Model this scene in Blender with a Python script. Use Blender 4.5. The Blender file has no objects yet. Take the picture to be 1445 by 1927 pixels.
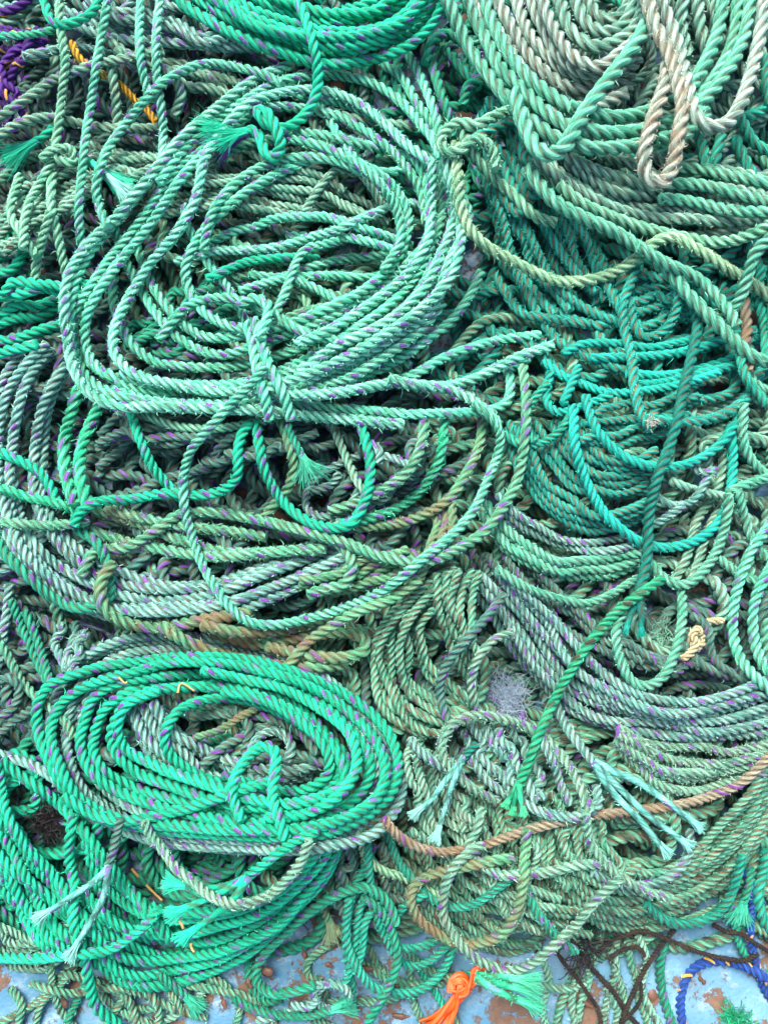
import bpy, math, random
import numpy as np
from mathutils import Vector, Matrix

SC = bpy.context.scene
COL = SC.collection
rng = np.random.default_rng(7)
random.seed(7)

# ------------------------------------------------------------------ camera
PW, PH, FPX = 1445.0, 1927.0, 1549.0
TILT, DIST = math.radians(12), 0.92
TGT = np.array([0, 0, 0.07])
CAM = TGT + DIST * np.array([0, -math.sin(TILT), math.cos(TILT)])
cam = bpy.data.objects.new('camera', bpy.data.cameras.new('camera'))
COL.objects.link(cam)
cam.location = CAM
cam.rotation_euler = (TILT, 0, 0)
cam.data.sensor_fit = 'VERTICAL'
cam.data.angle = 2 * math.atan(PH / 2 / FPX)
cam.data.clip_start, cam.data.clip_end = 0.01, 60
SC.camera = cam
CT, ST = math.cos(TILT), math.sin(TILT)

def spot(px, py, h):
    """point of the place seen at photo pixel px, py when it lies h above the ground"""
    a = (np.asarray(px, float) - PW / 2) / FPX
    b = -(np.asarray(py, float) - PH / 2) / FPX
    dx, dy, dz = a, b * CT + ST, b * ST - CT
    t = (np.asarray(h, float) - CAM[2]) / dz
    return np.stack([CAM[0] + dx * t, CAM[1] + dy * t, CAM[2] + dz * t], -1)

def lin(r, g, b):
    f = lambda c: (c / 255 / 12.92) if c / 255 <= 0.04045 else ((c / 255 + 0.055) / 1.055) ** 2.4
    return (f(r), f(g), f(b), 1)

# ------------------------------------------------------------------ materials
class NT:
    def __init__(s, name):
        s.m = bpy.data.materials.new(name); s.m.use_nodes = True
        s.t = s.m.node_tree; s.t.nodes.clear()
        s.out = s.t.nodes.new('ShaderNodeOutputMaterial')
        s.b = s.t.nodes.new('ShaderNodeBsdfPrincipled')
        s.t.links.new(s.b.outputs[0], s.out.inputs[0])
    def put(s, sock, v):
        if isinstance(v, bpy.types.NodeSocket): s.t.links.new(v, sock)
        elif v is not None: sock.default_value = v
    def math(s, op, a, b=None, c=None, clamp=False):
        n = s.t.nodes.new('ShaderNodeMath'); n.operation = op; n.use_clamp = clamp
        for i, v in enumerate((a, b, c)):
            if v is not None: s.put(n.inputs[i], v)
        return n.outputs[0]
    def mix(s, f, a, b, mode='MIX'):
        n = s.t.nodes.new('ShaderNodeMix'); n.data_type = 'RGBA'; n.blend_type = mode
        s.put(n.inputs[0], f); s.put(n.inputs[6], a); s.put(n.inputs[7], b)
        return n.outputs[2]
    def noise(s, vec, scale, detail=2.0, rough=0.5, out=0):
        n = s.t.nodes.new('ShaderNodeTexNoise')
        s.put(n.inputs['Vector'], vec); n.inputs['Scale'].default_value = scale
        n.inputs['Detail'].default_value = detail; n.inputs['Roughness'].default_value = rough
        return n.outputs[out]
    def ramp(s, f, lo, hi):
        n = s.t.nodes.new('ShaderNodeMapRange'); n.interpolation_type = 'SMOOTHSTEP'
        s.put(n.inputs[0], f); n.inputs[1].default_value = lo; n.inputs[2].default_value = hi
        return n.outputs[0]
    def xyz(s, x, y, z=0.0):
        n = s.t.nodes.new('ShaderNodeCombineXYZ')
        for i, v in enumerate((x, y, z)): s.put(n.inputs[i], v)
        return n.outputs[0]
    def node(s, t): return s.t.nodes.new(t)

MUD = lin(122, 96, 68)
def rope_mat(name, base, pale=None, fleck=None, q=0.83, dirt=0.2, groove=0.25, worn=0.25, mud=MUD, flen=.17, fwid=.2, rough=.62):
    s = NT(name)
    uv = s.node('ShaderNodeUVMap').outputs[0]
    sp = s.node('ShaderNodeSeparateXYZ'); s.put(sp.inputs[0], uv)
    u, v = sp.outputs[0], sp.outputs[1]
    rnd = s.node('ShaderNodeObjectInfo').outputs['Random']
    l = s.math('FRACT', u); k = s.math('FLOOR', u)
    pos = s.node('ShaderNodeNewGeometry').outputs['Position']
    # yarns lying in the strand
    yv = s.xyz(s.math('MULTIPLY_ADD', u, 6.5, s.math('MULTIPLY', v, 12.0)), s.math('MULTIPLY', v, 1.3), s.math('MULTIPLY', rnd, 40.0))
    yarn = s.noise(yv, 1.0, 2.5, 0.6)
    big = s.noise(pos, 14.0, 3.0)
    mid = s.noise(pos, 60.0, 3.0, 0.6)
    b = lin(*base); p = lin(*(pale or tuple(min(255, c + 45) for c in base)))
    shift = s.ramp(s.math('ADD', s.math('MULTIPLY', rnd, 0.45), s.math('MULTIPLY', big, 0.75)), 0.2, 0.95)
    c = s.mix(shift, tuple(x * .74 for x in b[:3]) + (1,), tuple(min(1, x * 1.2 + .006) for x in b[:3]) + (1,))
    crest = s.ramp(s.math('ABSOLUTE', s.math('SUBTRACT', l, 0.5)), 0.36, 0.02)
    c = s.mix(s.math('MULTIPLY', s.math('MULTIPLY', s.math('MULTIPLY_ADD', crest, .8, .2), s.ramp(s.math('ADD', s.math('MULTIPLY', yarn, .5), s.math('MULTIPLY', mid, .5)), .38, .62)), worn, clamp=True), c, p)
    c = s.mix(s.math('MULTIPLY', s.ramp(yarn, .58, .38), .42), c, (0, 0, 0, 1))
    if fleck:
        ph = s.math('ADD', s.math('MULTIPLY_ADD', v, q, s.math('MULTIPLY', k, 0.618)), s.math('MULTIPLY', rnd, 17.3))
        f = s.math('SUBTRACT', s.math('FRACT', ph), 0.5)
        cell = s.math('ADD', s.math('FLOOR', ph), s.math('MULTIPLY', k, 31.0))
        wn = s.node('ShaderNodeTexWhiteNoise'); wn.noise_dimensions = '1D'; s.put(wn.inputs['W'], s.math('ADD', cell, s.math('MULTIPLY', rnd, 50.)))
        sp2 = s.node('ShaderNodeSeparateXYZ'); s.put(sp2.inputs[0], wn.outputs['Color'])
        f2 = s.math('ADD', f, s.math('MULTIPLY_ADD', sp2.outputs[0], .3, -.15))
        l2 = s.math('ADD', s.math('SUBTRACT', l, 0.5), s.math('MULTIPLY', f2, 2.0))
        e = s.math('ADD', s.math('POWER', s.math('ABSOLUTE', s.math('DIVIDE', f2, flen)), 4.), s.math('POWER', s.math('ABSOLUTE', s.math('DIVIDE', l2, fwid)), 4.))
        e = s.math('ADD', e, s.math('MULTIPLY_ADD', yarn, 1.2, -.6))
        m = s.math('MULTIPLY', s.ramp(e, 1.15, .8), s.math('MULTIPLY', s.math('GREATER_THAN', sp2.outputs[1], .2), s.math('MULTIPLY_ADD', sp2.outputs[2], .5, .55, clamp=True)))
        fc = lin(*fleck)
        fcol = s.mix(s.ramp(yarn, .35, .65), tuple(x * .7 for x in fc[:3]) + (1,), tuple(min(1, x * 1.25) for x in fc[:3]) + (1,))
        c = s.mix(s.math('MULTIPLY', m, .93), c, fcol)
    # dried mud: patches, and packed between the strands over painted groove shade
    d1 = s.ramp(s.math('ADD', s.math('MULTIPLY', s.noise(pos, 9.0, 4., .6), .65), s.math('MULTIPLY', mid, .35)), .62 - .3 * dirt, .80 - .3 * dirt)
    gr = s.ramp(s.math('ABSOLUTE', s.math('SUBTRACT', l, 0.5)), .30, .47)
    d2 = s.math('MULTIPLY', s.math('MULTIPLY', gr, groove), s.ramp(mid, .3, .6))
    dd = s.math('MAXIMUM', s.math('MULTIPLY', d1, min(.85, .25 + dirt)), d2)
    c = s.mix(s.math('MULTIPLY', s.math('MULTIPLY', gr, .58), s.ramp(mid, .1, .5)), c, lin(30, 40, 32)); c = s.mix(dd, c, mud)  # shade between strands put into the colour first, then the mud
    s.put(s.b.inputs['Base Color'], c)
    s.b.inputs['Roughness'].default_value = rough
    s.b.inputs['Specular IOR Level'].default_value = .22
    s.b.inputs['Sheen Weight'].default_value = .05
    bp = s.node('ShaderNodeBump'); bp.inputs['Strength'].default_value = .8; bp.inputs['Distance'].default_value = .0018
    fz = s.noise(pos, 900.0, 2.)
    s.put(bp.inputs['Height'], s.math('ADD', yarn, s.math('MULTIPLY', fz, .35)))
    s.put(s.b.inputs['Normal'], bp.outputs[0])
    return s.m

def fibre_mat(name, base, var=.3):
    s = NT(name)
    uv = s.node('ShaderNodeUVMap').outputs[0]
    n = s.noise(uv, 3.0, 1.)
    b = lin(*base)
    c = s.mix(s.ramp(n, .3, .7), tuple(x * (1 - var) for x in b[:3]) + (1,), tuple(min(1, x * (1 + var)) for x in b[:3]) + (1,))
    s.put(s.b.inputs['Base Color'], c)
    s.b.inputs['Roughness'].default_value = .5
    s.b.inputs['Transmission Weight'].default_value = 0
    return s.m

PUR = (122, 54, 160); BRF = (70, 48, 44); YEL = (235, 180, 40)
#        base            pale             fleck  q    dirt groove worn fuzz
KIND = {
 'emerald':  ((4, 194, 148),  (60, 224, 184),  PUR, .86, .03, .22, .25, .25),
 'deepgreen':((18, 150, 116),  (80, 192, 158),  PUR, .86, .10, .35, .20, .3),
 'fuzzgreen':((24, 184, 132), (110, 222, 180), PUR, .86, .10, .22, .55, 1.0),
 'mint':     ((78, 200, 160), (156, 236, 206), PUR, .9, .10, .32, .55, .6),
 'mintfuzz': ((94, 202, 166), (168, 234, 212), PUR, .95, .06, .22, .75, 1.3),
 'mintdirt': ((78, 170, 130), (154, 206, 172), PUR, .86, .36, .45, .45, .6),
 'palemint': ((98, 186, 146),(170, 218, 186), None, .8, .18, .35, .55, .5),
 'sage':     ((98, 168, 140),(172, 216, 190), BRF, .7, .18, .55, .5, .25),
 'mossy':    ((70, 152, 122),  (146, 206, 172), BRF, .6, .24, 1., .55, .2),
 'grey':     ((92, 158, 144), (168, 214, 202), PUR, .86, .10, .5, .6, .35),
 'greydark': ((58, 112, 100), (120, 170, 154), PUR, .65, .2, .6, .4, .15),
 'greymoss': ((96, 158, 132), (168, 208, 180), PUR, .86, .26, .5, .5, .8),
 'khaki':    ((84, 164, 120),(150, 196, 150), PUR, .60, .62, .5, .45, .6),
 'teal':     ((20, 146, 126),  (64, 200, 178),  None, .8, .16, 1., .35, 1.3),
 'tealclean':((10, 158, 130),(80, 198, 170),  None, .8, .08, .45, .3, .3),
 'turquoise':((4, 186, 162),  (66, 218, 198),  None, .8, .02, .22, .35, .2),
 'darkteal': ((0, 132, 114),  (30, 168, 148),  None, .8, .02, .35, .2, .35),
 'jade':     ((76, 174, 140), (150, 214, 186), None, .8, .12, .35, .45, .4),
 'ash':      ((136, 172, 154),(200, 218, 206), None, .8, .22, .55, .6, .4),
 'ashgreen': ((98, 162, 138), (176, 210, 190), None, .8, .2, .5, .55, .4),
 'sand':     ((150, 176, 156),(214, 214, 196), None, .8, .5, .6, .65, 2.),
 'lime':     ((120, 182, 140),(190, 216, 172), None, .8, .16, .3, .6, 1.6),
 'brown':    ((150, 146, 122),(188, 174, 148), PUR, .4, .62, .55, .45, .5),
 'grass':    ((18, 172, 124),(100, 210, 150), BRF, .7, .03, .35, .4, .15),
 'cream':    ((208, 196, 150),(228, 220, 180), None, .8, .1, .25, .4, .6),
 'purple':   ((74, 26, 122),  (112, 58, 156),   YEL, .45, .0, .0, .3, .2),
 'blue':     ((28, 78, 168),  (70, 122, 200),  YEL, .5, .03, .1, .3, .2),
 'yellow':   ((226, 164, 36), (240, 195, 80),  None, .8, .08, .2, .4, .5),
 'aqua':     ((96, 190, 172), (165, 225, 212), PUR, .3, .05, .05, .5, .4),
 'black':    ((40, 34, 34),   (72, 60, 54),    None, .8, .3, .3, .3, .8),
}
MATS, FUZZ = {}, {}
def mats(kind):
    if kind not in MATS:
        b, p, f, q, d, g, w, fz = KIND[kind]
        if kind not in ('emerald', 'turquoise', 'darkteal', 'grass', 'purple', 'blue'): w = min(1, w * 1.45)
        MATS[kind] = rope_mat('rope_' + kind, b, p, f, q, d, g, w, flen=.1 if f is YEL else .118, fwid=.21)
        mixc = tuple(.35 * x + .65 * y for x, y in zip(b, p))
        if d > .45: mixc = tuple(.6 * x + .4 * y for x, y in zip(mixc, (150, 125, 95)))
        FUZZ[kind] = fibre_mat('fibre_' + kind, mixc)
    return MATS[kind], FUZZ[kind], KIND[kind][7]

# ------------------------------------------------------------------ mesh assembly
class MB:
    def __init__(s): s.v, s.l, s.n, s.uv, s.mi, s.k = [], [], [], [], [], 0
    def add(s, v, faces, uv, mi=0):
        """v (n,3); faces (m,k) ; uv (m,k,2)"""
        s.v.append(v); s.l.append((faces + s.k).ravel()); s.n.append(np.full(len(faces), faces.shape[1]))
        s.uv.append(uv.reshape(-1, 2)); s.mi.append(np.full(len(faces), mi)); s.k += len(v)
    def build(s, name, materials, parent=None, org=None):
        v = np.concatenate(s.v)
        if org is None: org = np.array([v[:, 0].mean(), v[:, 1].mean(), v[:, 2].min()])
        base = np.array(parent.location) if parent is not None else np.zeros(3)
        me = bpy.data.meshes.new(name)
        l = np.concatenate(s.l).astype(np.int32); n = np.concatenate(s.n).astype(np.int32)
        me.vertices.add(len(v)); me.vertices.foreach_set('co', (v - org).astype(np.float32).ravel())
        me.loops.add(len(l)); me.loops.foreach_set('vertex_index', l)
        me.polygons.add(len(n))
        st = np.concatenate([[0], np.cumsum(n)[:-1]]).astype(np.int32)
        me.polygons.foreach_set('loop_start', st)
        me.polygons.foreach_set('material_index', np.concatenate(s.mi).astype(np.int32))
        me.polygons.foreach_set('use_smooth', np.ones(len(n), bool))
        uvl = me.uv_layers.new(name='UVMap')
        uvl.data.foreach_set('uv', np.concatenate(s.uv).astype(np.float32).ravel())
        me.update(calc_edges=True); me.validate()
        for m in materials: me.materials.append(m)
        o = bpy.data.objects.new(name, me); COL.objects.link(o)
        chain = np.zeros(3); q = parent
        while q is not None: chain += np.array(q.location); q = q.parent
        o.location = org - chain
        if parent is not None: o.parent = parent
        return o

# ------------------------------------------------------------------ the pile, laid rope by rope on a height map
G = 3.0; X0, Y0 = -420., -420.
NX, NY = int((PW - 2 * X0) / G) + 1, int((PH - 2 * Y0) / G) + 1
H = np.zeros((NY, NX))
SQ = 0.80                     # ropes press into each other a little

def cells(px, py):
    return (np.clip(((py - Y0) / G), 0, NY - 1), np.clip(((px - X0) / G), 0, NX - 1))
def disc(rpx):
    n = int(rpx / G) + 1
    a = np.arange(-n, n + 1); ii, jj = np.meshgrid(a, a, indexing='ij')
    d = np.hypot(ii, jj) * G
    m = d < rpx
    return ii[m], jj[m], d[m]

def probe(px, py, rpx, r):
    ii, jj, d = disc(rpx)
    ci, cj = cells(px, py)
    I = np.clip(ci[:, None].astype(int) + ii, 0, NY - 1); J = np.clip(cj[:, None].astype(int) + jj, 0, NX - 1)
    return (H[I, J] + r * SQ * np.sqrt(np.maximum(0, 1 - (d / rpx) ** 2))).max(1)
def stamp(px, py, z, rpx, r):
    ii, jj, d = disc(rpx)
    ci, cj = cells(px, py)
    I = np.clip(ci[:, None].astype(int) + ii, 0, NY - 1); J = np.clip(cj[:, None].astype(int) + jj, 0, NX - 1)
    hv = z[:, None] + r * SQ * np.sqrt(np.maximum(0, 1 - (d / rpx) ** 2))[None]
    np.maximum.at(H, (I.ravel(), J.ravel()), hv.ravel())

def gauss(z, sig, closed):
    n = int(3 * sig) + 1
    k = np.exp(-.5 * (np.arange(-n, n + 1) / sig) ** 2); k /= k.sum()
    zz = np.concatenate([z[-n:], z, z[:n]]) if closed and len(z) > n else np.pad(z, n, mode='edge')
    return np.convolve(zz, k, 'valid')

def envelope(z, ds, slope, sig, closed):
    z = z.copy(); n = len(z)
    for rep in range(2 if closed else 1):
        for i in range(1, n): z[i] = max(z[i], z[i - 1] - slope * ds)
        if closed: z[0] = max(z[0], z[-1] - slope * ds)
        for i in range(n - 2, -1, -1): z[i] = max(z[i], z[i + 1] - slope * ds)
        if closed: z[-1] = max(z[-1], z[0] - slope * ds)
    return gauss(z, sig, closed)

def lay(px, py, D, closed, lift=0.):
    """z of the rope axis for photo path px, py and rope width D (both in pixels)"""
    global H
    ci, cj = cells(px, py)
    hm = float(np.median(H[ci.astype(int), cj.astype(int)]))
    K = (CAM[2] - hm) / CT / FPX
    rpx = D / 2; r = rpx * K
    step = math.hypot(px[1] - px[0], py[1] - py[0]); ds = step * K
    if closed:
        z = probe(px, py, rpx, r)
        z = envelope(z, ds, .5, 1.1 * D / step * .8, True)
    else:
        n = len(px); lag = int(1.7 * D / step) + 2; ch = max(2, lag // 2)
        z = np.zeros(n); ref = None
        H0 = H.copy()
        for rep in range(2):
            H[:] = H0; done = 0
            for a in range(0, n, ch):
                b = min(n, a + ch)
                while done < a - lag:
                    e = min(a - lag, done + ch)
                    stamp(px[done:e], py[done:e], (ref if ref is not None else z)[done:e], rpx, r); done = e
                z[a:b] = probe(px[a:b], py[a:b], rpx, r)
            ref = envelope(z, ds, .5, .9 * D / step, False)
        H[:] = H0; z = ref
    z = z + lift
    r = rpx * (CAM[2] - float(np.median(z))) / CT / FPX
    stamp(px, py, z, rpx, r)
    return z, r

def P(t): return np.array([[float(c) for c in q.split(',')] for q in t.split()])

def smooth(pts, step, closed):
    pts = np.asarray(pts, float); n = len(pts)
    if closed: q = np.concatenate([pts[-1:], pts, pts[:2]])
    else: q = np.concatenate([2 * pts[:1] - pts[1:2], pts, 2 * pts[-1:] - pts[-2:-1]])
    out = []
    for i in range(1, len(q) - 2):
        p0, p1, p2, p3 = q[i - 1], q[i], q[i + 1], q[i + 2]
        # centripetal catmull-rom
        t01 = max(1e-3, np.linalg.norm(p1 - p0)) ** .5; t12 = max(1e-3, np.linalg.norm(p2 - p1)) ** .5; t23 = max(1e-3, np.linalg.norm(p3 - p2)) ** .5
        m1 = (p2 - p1) + t12 * ((p1 - p0) / t01 - (p2 - p0) / (t01 + t12))
        m2 = (p2 - p1) + t12 * ((p3 - p2) / t23 - (p3 - p1) / (t12 + t23))
        t = np.linspace(0, 1, 24, endpoint=False)[:, None]
        out.append((2 * t**3 - 3 * t**2 + 1) * p1 + (t**3 - 2 * t**2 + t) * m1 + (-2 * t**3 + 3 * t**2) * p2 + (t**3 - t**2) * m2)
    out.append(q[-2:-1] if not closed else q[-2:-1])
    c = np.concatenate(out)
    L = np.concatenate([[0], np.cumsum(np.hypot(*np.diff(c, axis=0).T))])
    m = max(4, int(round(L[-1] / step)))
    s = np.linspace(0, L[-1], m + 1)
    if closed: s = s[:-1]
    return np.stack([np.interp(s, L, c[:, 0]), np.interp(s, L, c[:, 1])], 1)

def wob(n, wave, amp, closed=False):
    k = max(3, int(n / wave) + 2); c = rng.normal(0, amp, k)
    if closed: c[-1] = c[0]
    x = np.linspace(0, k - 1, n); i = np.minimum(x.astype(int), k - 2); f = x - i; f = f * f * (3 - 2 * f)
    return c[i] * (1 - f) + c[i + 1] * f

def S(t): return [(P(t), False)]
def O(t): return [(P(t), True)]
def B(n, jit, *keys, closed=False):
    """n turns spread between key curves, no denser than the rope is thick; laid in a slightly mixed order"""
    def make(D):
        ks = []
        for k in keys:
            c = smooth(P(k), 4, closed); m = len(c)
            ks.append(c[(np.arange(40) * m / 40).astype(int)] if closed else c[np.linspace(0, m - 1, 40).astype(int)])
        a = np.array(ks)
        span = sum(np.percentile(np.hypot(*(a[i + 1] - a[i]).T), 85) for i in range(len(a) - 1))
        m = max(1, min(int(n * 1.3), int(span / (.86 * slim(D))) + 1)); out = []
        for i in np.argsort(np.arange(m) + rng.normal(0, .9, m)):
            t = (i / max(1, m - 1) + rng.normal(0, .16) / max(1, m - 1)) * (len(a) - 1)
            t = min(max(t, 0), len(a) - 1); b = min(int(t), len(a) - 2)
            c = a[b] * (1 - (t - b)) + a[b + 1] * (t - b)
            jj = jit * 1.7
            c = c + np.stack([wob(40, 8, jj, closed), wob(40, 8, jj, closed)], 1)
            out.append((c[::2], closed))
        return out
    return make

NL = 7
def profile(lobes):
    """cross-section angle (in strand frame) and radius factors: rows of (strand index, local fraction, x, y)"""
    rows = []
    if lobes == 1:
        n = 8
        for j in range(n): a = 2 * math.pi * j / n; rows.append((0, j / n, math.cos(a), math.sin(a)))
        return rows, 8
    rs, d = .462, .538
    for k in range(lobes):
        for j in range(7):
            a = math.radians(-116 + 232 * j / 7); t = 2 * math.pi * k / lobes
            x, y = d + rs * math.cos(a), rs * 1.07 * math.sin(a)
            rows.append((k, j / 7, x * math.cos(t) - y * math.sin(t), x * math.sin(t) + y * math.cos(t)))
    return rows, 7

def tube(mb, c3, r, D, step, closed, fuzz, lobes=3, pitch=2.3, taper=None, seed=0):
    n = len(c3)
    if closed: T = np.roll(c3, -1, 0) - np.roll(c3, 1, 0)
    else: T = np.gradient(c3, axis=0)
    T /= np.linalg.norm(T, axis=1)[:, None]
    up = np.array([0, 0, 1.]); SD = np.cross(T, up); SD /= np.linalg.norm(SD, axis=1)[:, None] + 1e-9
    UP = np.cross(SD, T)
    turns = n * step / (pitch * D)
    ph = np.arange(n) / n
    if closed: turns = max(1, round(turns)); tw = ph * turns
    else: tw = ph * turns + wob(n, 14, .05)
    phi = tw * 2 * math.pi + seed
    rows, per = profile(lobes)
    pr = np.array(rows); m = len(pr)
    rr = r * (1 + wob(n, 8, .025, closed))
    if taper is not None: rr = rr * taper
    sx = rr[:, None] * (pr[None, :, 2] * np.cos(phi)[:, None] - pr[None, :, 3] * np.sin(phi)[:, None])
    sy = rr[:, None] * (pr[None, :, 2] * np.sin(phi)[:, None] + pr[None, :, 3] * np.cos(phi)[:, None])
    # side, up, tangent is right handed -> Z laid
    V = c3[:, None] - SD[:, None] * sx[..., None] * -1 + UP[:, None] * sy[..., None]
    if np.dot(np.cross(SD[0], UP[0]), T[0]) < 0: V = c3[:, None] - SD[:, None] * sx[..., None] + UP[:, None] * sy[..., None]
    rings = n if closed else n - 1
    i = np.arange(rings)[:, None]; j = np.arange(m)[None]
    i2 = (i + 1) % n; j2 = (j + 1) % m
    F = np.stack([i * m + j, i * m + j2, i2 * m + j2, i2 * m + j], -1).reshape(-1, 4)
    u0 = pr[:, 0] + pr[:, 1]; u1 = u0 + 1 / per - 1e-4
    v0 = tw[:rings]; v1 = np.concatenate([tw[1:], [turns]])[:rings]
    uv = np.zeros((rings, m, 4, 2))
    uv[..., 0, 0] = u0; uv[..., 3, 0] = u0; uv[..., 1, 0] = u1; uv[..., 2, 0] = u1
    uv[..., 0, 1] = v0[:, None]; uv[..., 1, 1] = v0[:, None]; uv[..., 2, 1] = v1[:, None]; uv[..., 3, 1] = v1[:, None]
    mb.add(V.reshape(-1, 3), F, uv.reshape(-1, 4, 2), 0)
    if not closed:
        for e, o in ((0, -1), (n - 1, 1)):
            ctr = c3[e] + T[e] * o * rr[e] * .35
            f = np.arange(m)
            tri = np.stack([f, (f + 1) % m, np.full(m, m)], 1)
            if o < 0: tri = tri[:, ::-1]
            mb.add(np.concatenate([V[e], ctr[None]]), tri, np.full((m, 3, 2), (.3, tw[e])), 0)
    # loose fibres standing off the rope
    nf = int(fuzz * n * step / D * 15)
    if nf:
        q = rng.integers(0, n, nf); th = rng.uniform(-.5, math.pi + .5, nf)
        rad = (-SD[q] * np.cos(th)[:, None] + UP[q] * np.sin(th)[:, None])
        p0 = c3[q] + rad * (rr[q] * .9)[:, None]
        dr = rad * rng.uniform(.25, 1, nf)[:, None] + T[q] * rng.normal(0, .9, nf)[:, None] + rng.normal(0, .35, (nf, 3))
        dr /= np.linalg.norm(dr, axis=1)[:, None]
        ln = (r * rng.gamma(2.0, .15, nf) + r * .1)[:, None]
        wd = np.cross(dr, rng.normal(0, 1, (nf, 3))); wd /= np.linalg.norm(wd, axis=1)[:, None]
        wd *= .00042
        bend = rng.normal(0, .4, (nf, 3))
        p1 = p0 + dr * ln * .55; p2 = p0 + (dr + bend) * ln
        vv = np.stack([p0 - wd, p0 + wd, p1 - wd * .8, p1 + wd * .8, p2], 1).reshape(-1, 3)
        b5 = np.arange(nf)[:, None] * 5
        uvr = rng.uniform(0, 9, (nf, 1, 2))
        mb.add(vv, np.concatenate([b5 + np.array([[0, 1, 3]]), b5 + np.array([[0, 3, 2]]), b5 + np.array([[2, 3, 4]])]), np.repeat(np.tile(uvr, (3, 1, 1)), 3, 1), 1)
    return T, rr

STAT = {'len': 0}
def slim(D): return D * (.86 if D < 31 else .94)
def run(path, closed, kind, D, lobes=3, lift=0., fuzz=None, taper=False, pitch=None, wobble=.05):
    """lay one length of rope; returns mesh builder and its axis"""
    D = slim(D)
    step = D * .2 if lobes == 3 else D * .3
    c = smooth(path, step, closed); n = len(c)
    c = c + np.stack([wob(n, 22, wobble * D, closed), wob(n, 22, wobble * D, closed)], 1)
    STAT['len'] += n * step
    z, r = lay(c[:, 0], c[:, 1], D, closed, lift)
    c3 = spot(c[:, 0], c[:, 1], z)
    mb = MB(); fz = mats(kind)[2] if fuzz is None else fuzz
    tp = None
    if taper: tp = np.linspace(1, .8, n)
    T, rr = tube(mb, c3, r, D, step, closed, fz, lobes, pitch or (2.3 if lobes == 3 else 5.), tp, rng.uniform(0, 6.28))
    return mb, c3, T, r

def tuft(parent, kind, p, d, r, length, spread=.5, n=230, name='frayed_end', up=.15, side=None, floor=.004, cols=None):
    """brush of loose fibres at a rope's end"""
    mb = MB(); d = d / np.linalg.norm(d)
    K = r
    a = np.cross(d, [0, 0, 1.]); a /= np.linalg.norm(a); b = np.cross(a, d)
    wdt = .00046
    for g, (cnt, sd) in enumerate(((n, 0), )):
        th = rng.uniform(0, 2 * math.pi, cnt); q = np.sqrt(rng.uniform(0, 1, cnt)) * r * .8
        off = a * (np.cos(th) * q)[:, None] + b * (np.sin(th) * q)[:, None]
        sp = a * (np.cos(th) * q / r * spread + rng.normal(0, spread * .22, cnt))[:, None] + b * (np.sin(th) * q / r * spread * .6 + rng.normal(0, spread * .15, cnt))[:, None]
        ln = length * (1.02 - .3 * rng.uniform(0, 1, cnt) ** 2)[:, None]
        cur = rng.normal(0, spread * .22, (cnt, 3)) * np.array([1, 1, .4])
        ts = [0, .3, .6, 1.]
        pts = [p + off * (1 - .3 * t) - d * r * .5 + (d * t + sp * t * t + cur * t ** 3) * ln for t in ts]
        for t, x in zip(ts, pts):
            x[:, 2] = np.maximum(x[:, 2], floor)
            if t > .2:                                   # the brush lies on whatever is under it
                q_ = x - CAM; dep = q_[:, 1] * ST - q_[:, 2] * CT
                ppx = PW / 2 + FPX * q_[:, 0] / dep; ppy = PH / 2 - FPX * (q_[:, 1] * CT + q_[:, 2] * ST) / dep
                ci, cj = cells(ppx, ppy); hh = H[ci.astype(int), cj.astype(int)] + .0015
                x[:, 2] += np.clip(hh - x[:, 2], 0, .035) * min(1, t * 1.6)
        rings = []
        for t, x in zip(ts, pts):
            for k in range(3):
                aa = 2 * math.pi * k / 3
                rings.append(x + (a * math.cos(aa) + b * math.sin(aa)) * wdt * (1.15 - .5 * t))
        vv = np.stack(rings, 1).reshape(-1, 3)     # 12 per fibre
        fl = []
        for s_ in range(3):
            for k in range(3):
                k2 = (k + 1) % 3
                fl.append([s_ * 3 + k, s_ * 3 + k2, s_ * 3 + 3 + k2, s_ * 3 + 3 + k])
        fl = np.array(fl)
        F = (np.arange(cnt)[:, None, None] * 12 + fl[None]).reshape(-1, 4)
        uvr = np.repeat(rng.uniform(0, 9, (cnt, 1, 2)), 9, 0)
        mi = 0
        mb.add(vv, F, np.repeat(uvr, 4, 1), mi)
    ms = [mats(kind)[1]]
    if cols: ms.append(mats(cols)[1]); mb.mi[0] = (np.cos(th - .6) * q / r < -.35).repeat(9).astype(int)
    return mb.build(name, ms, parent)

def tag(o, label, cat, group=None):
    o['label'] = label; o['category'] = cat
    if group: o['group'] = group
    return o
def empty(name, p):
    o = bpy.data.objects.new(name, None); COL.objects.link(o); o.location = p; o.empty_display_size = .02
    return o

def coil(label, kind, D, *items, cat='rope coil', name='rope_coil', group=None, lift=0., fuzz=None, wobble=.05):
    """a hank: every visible turn of it is a part"""
    paths = [p for it in items for p in (it(D) if callable(it) else it)]
    made = []
    for path, closed in paths:
        made.append(run(path, closed, kind, D * rng.uniform(.97, 1.03), lift=lift, fuzz=fuzz, wobble=wobble))
    allc = np.concatenate([m[1] for m in made])
    root = empty(name, (allc[:, 0].mean(), allc[:, 1].mean(), allc[:, 2].min()))
    tag(root, label, cat, group)
    ms = list(mats(kind)[:2])
    for mb, c3, T, r in made: mb.build('turn', ms, root)
    return root

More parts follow.
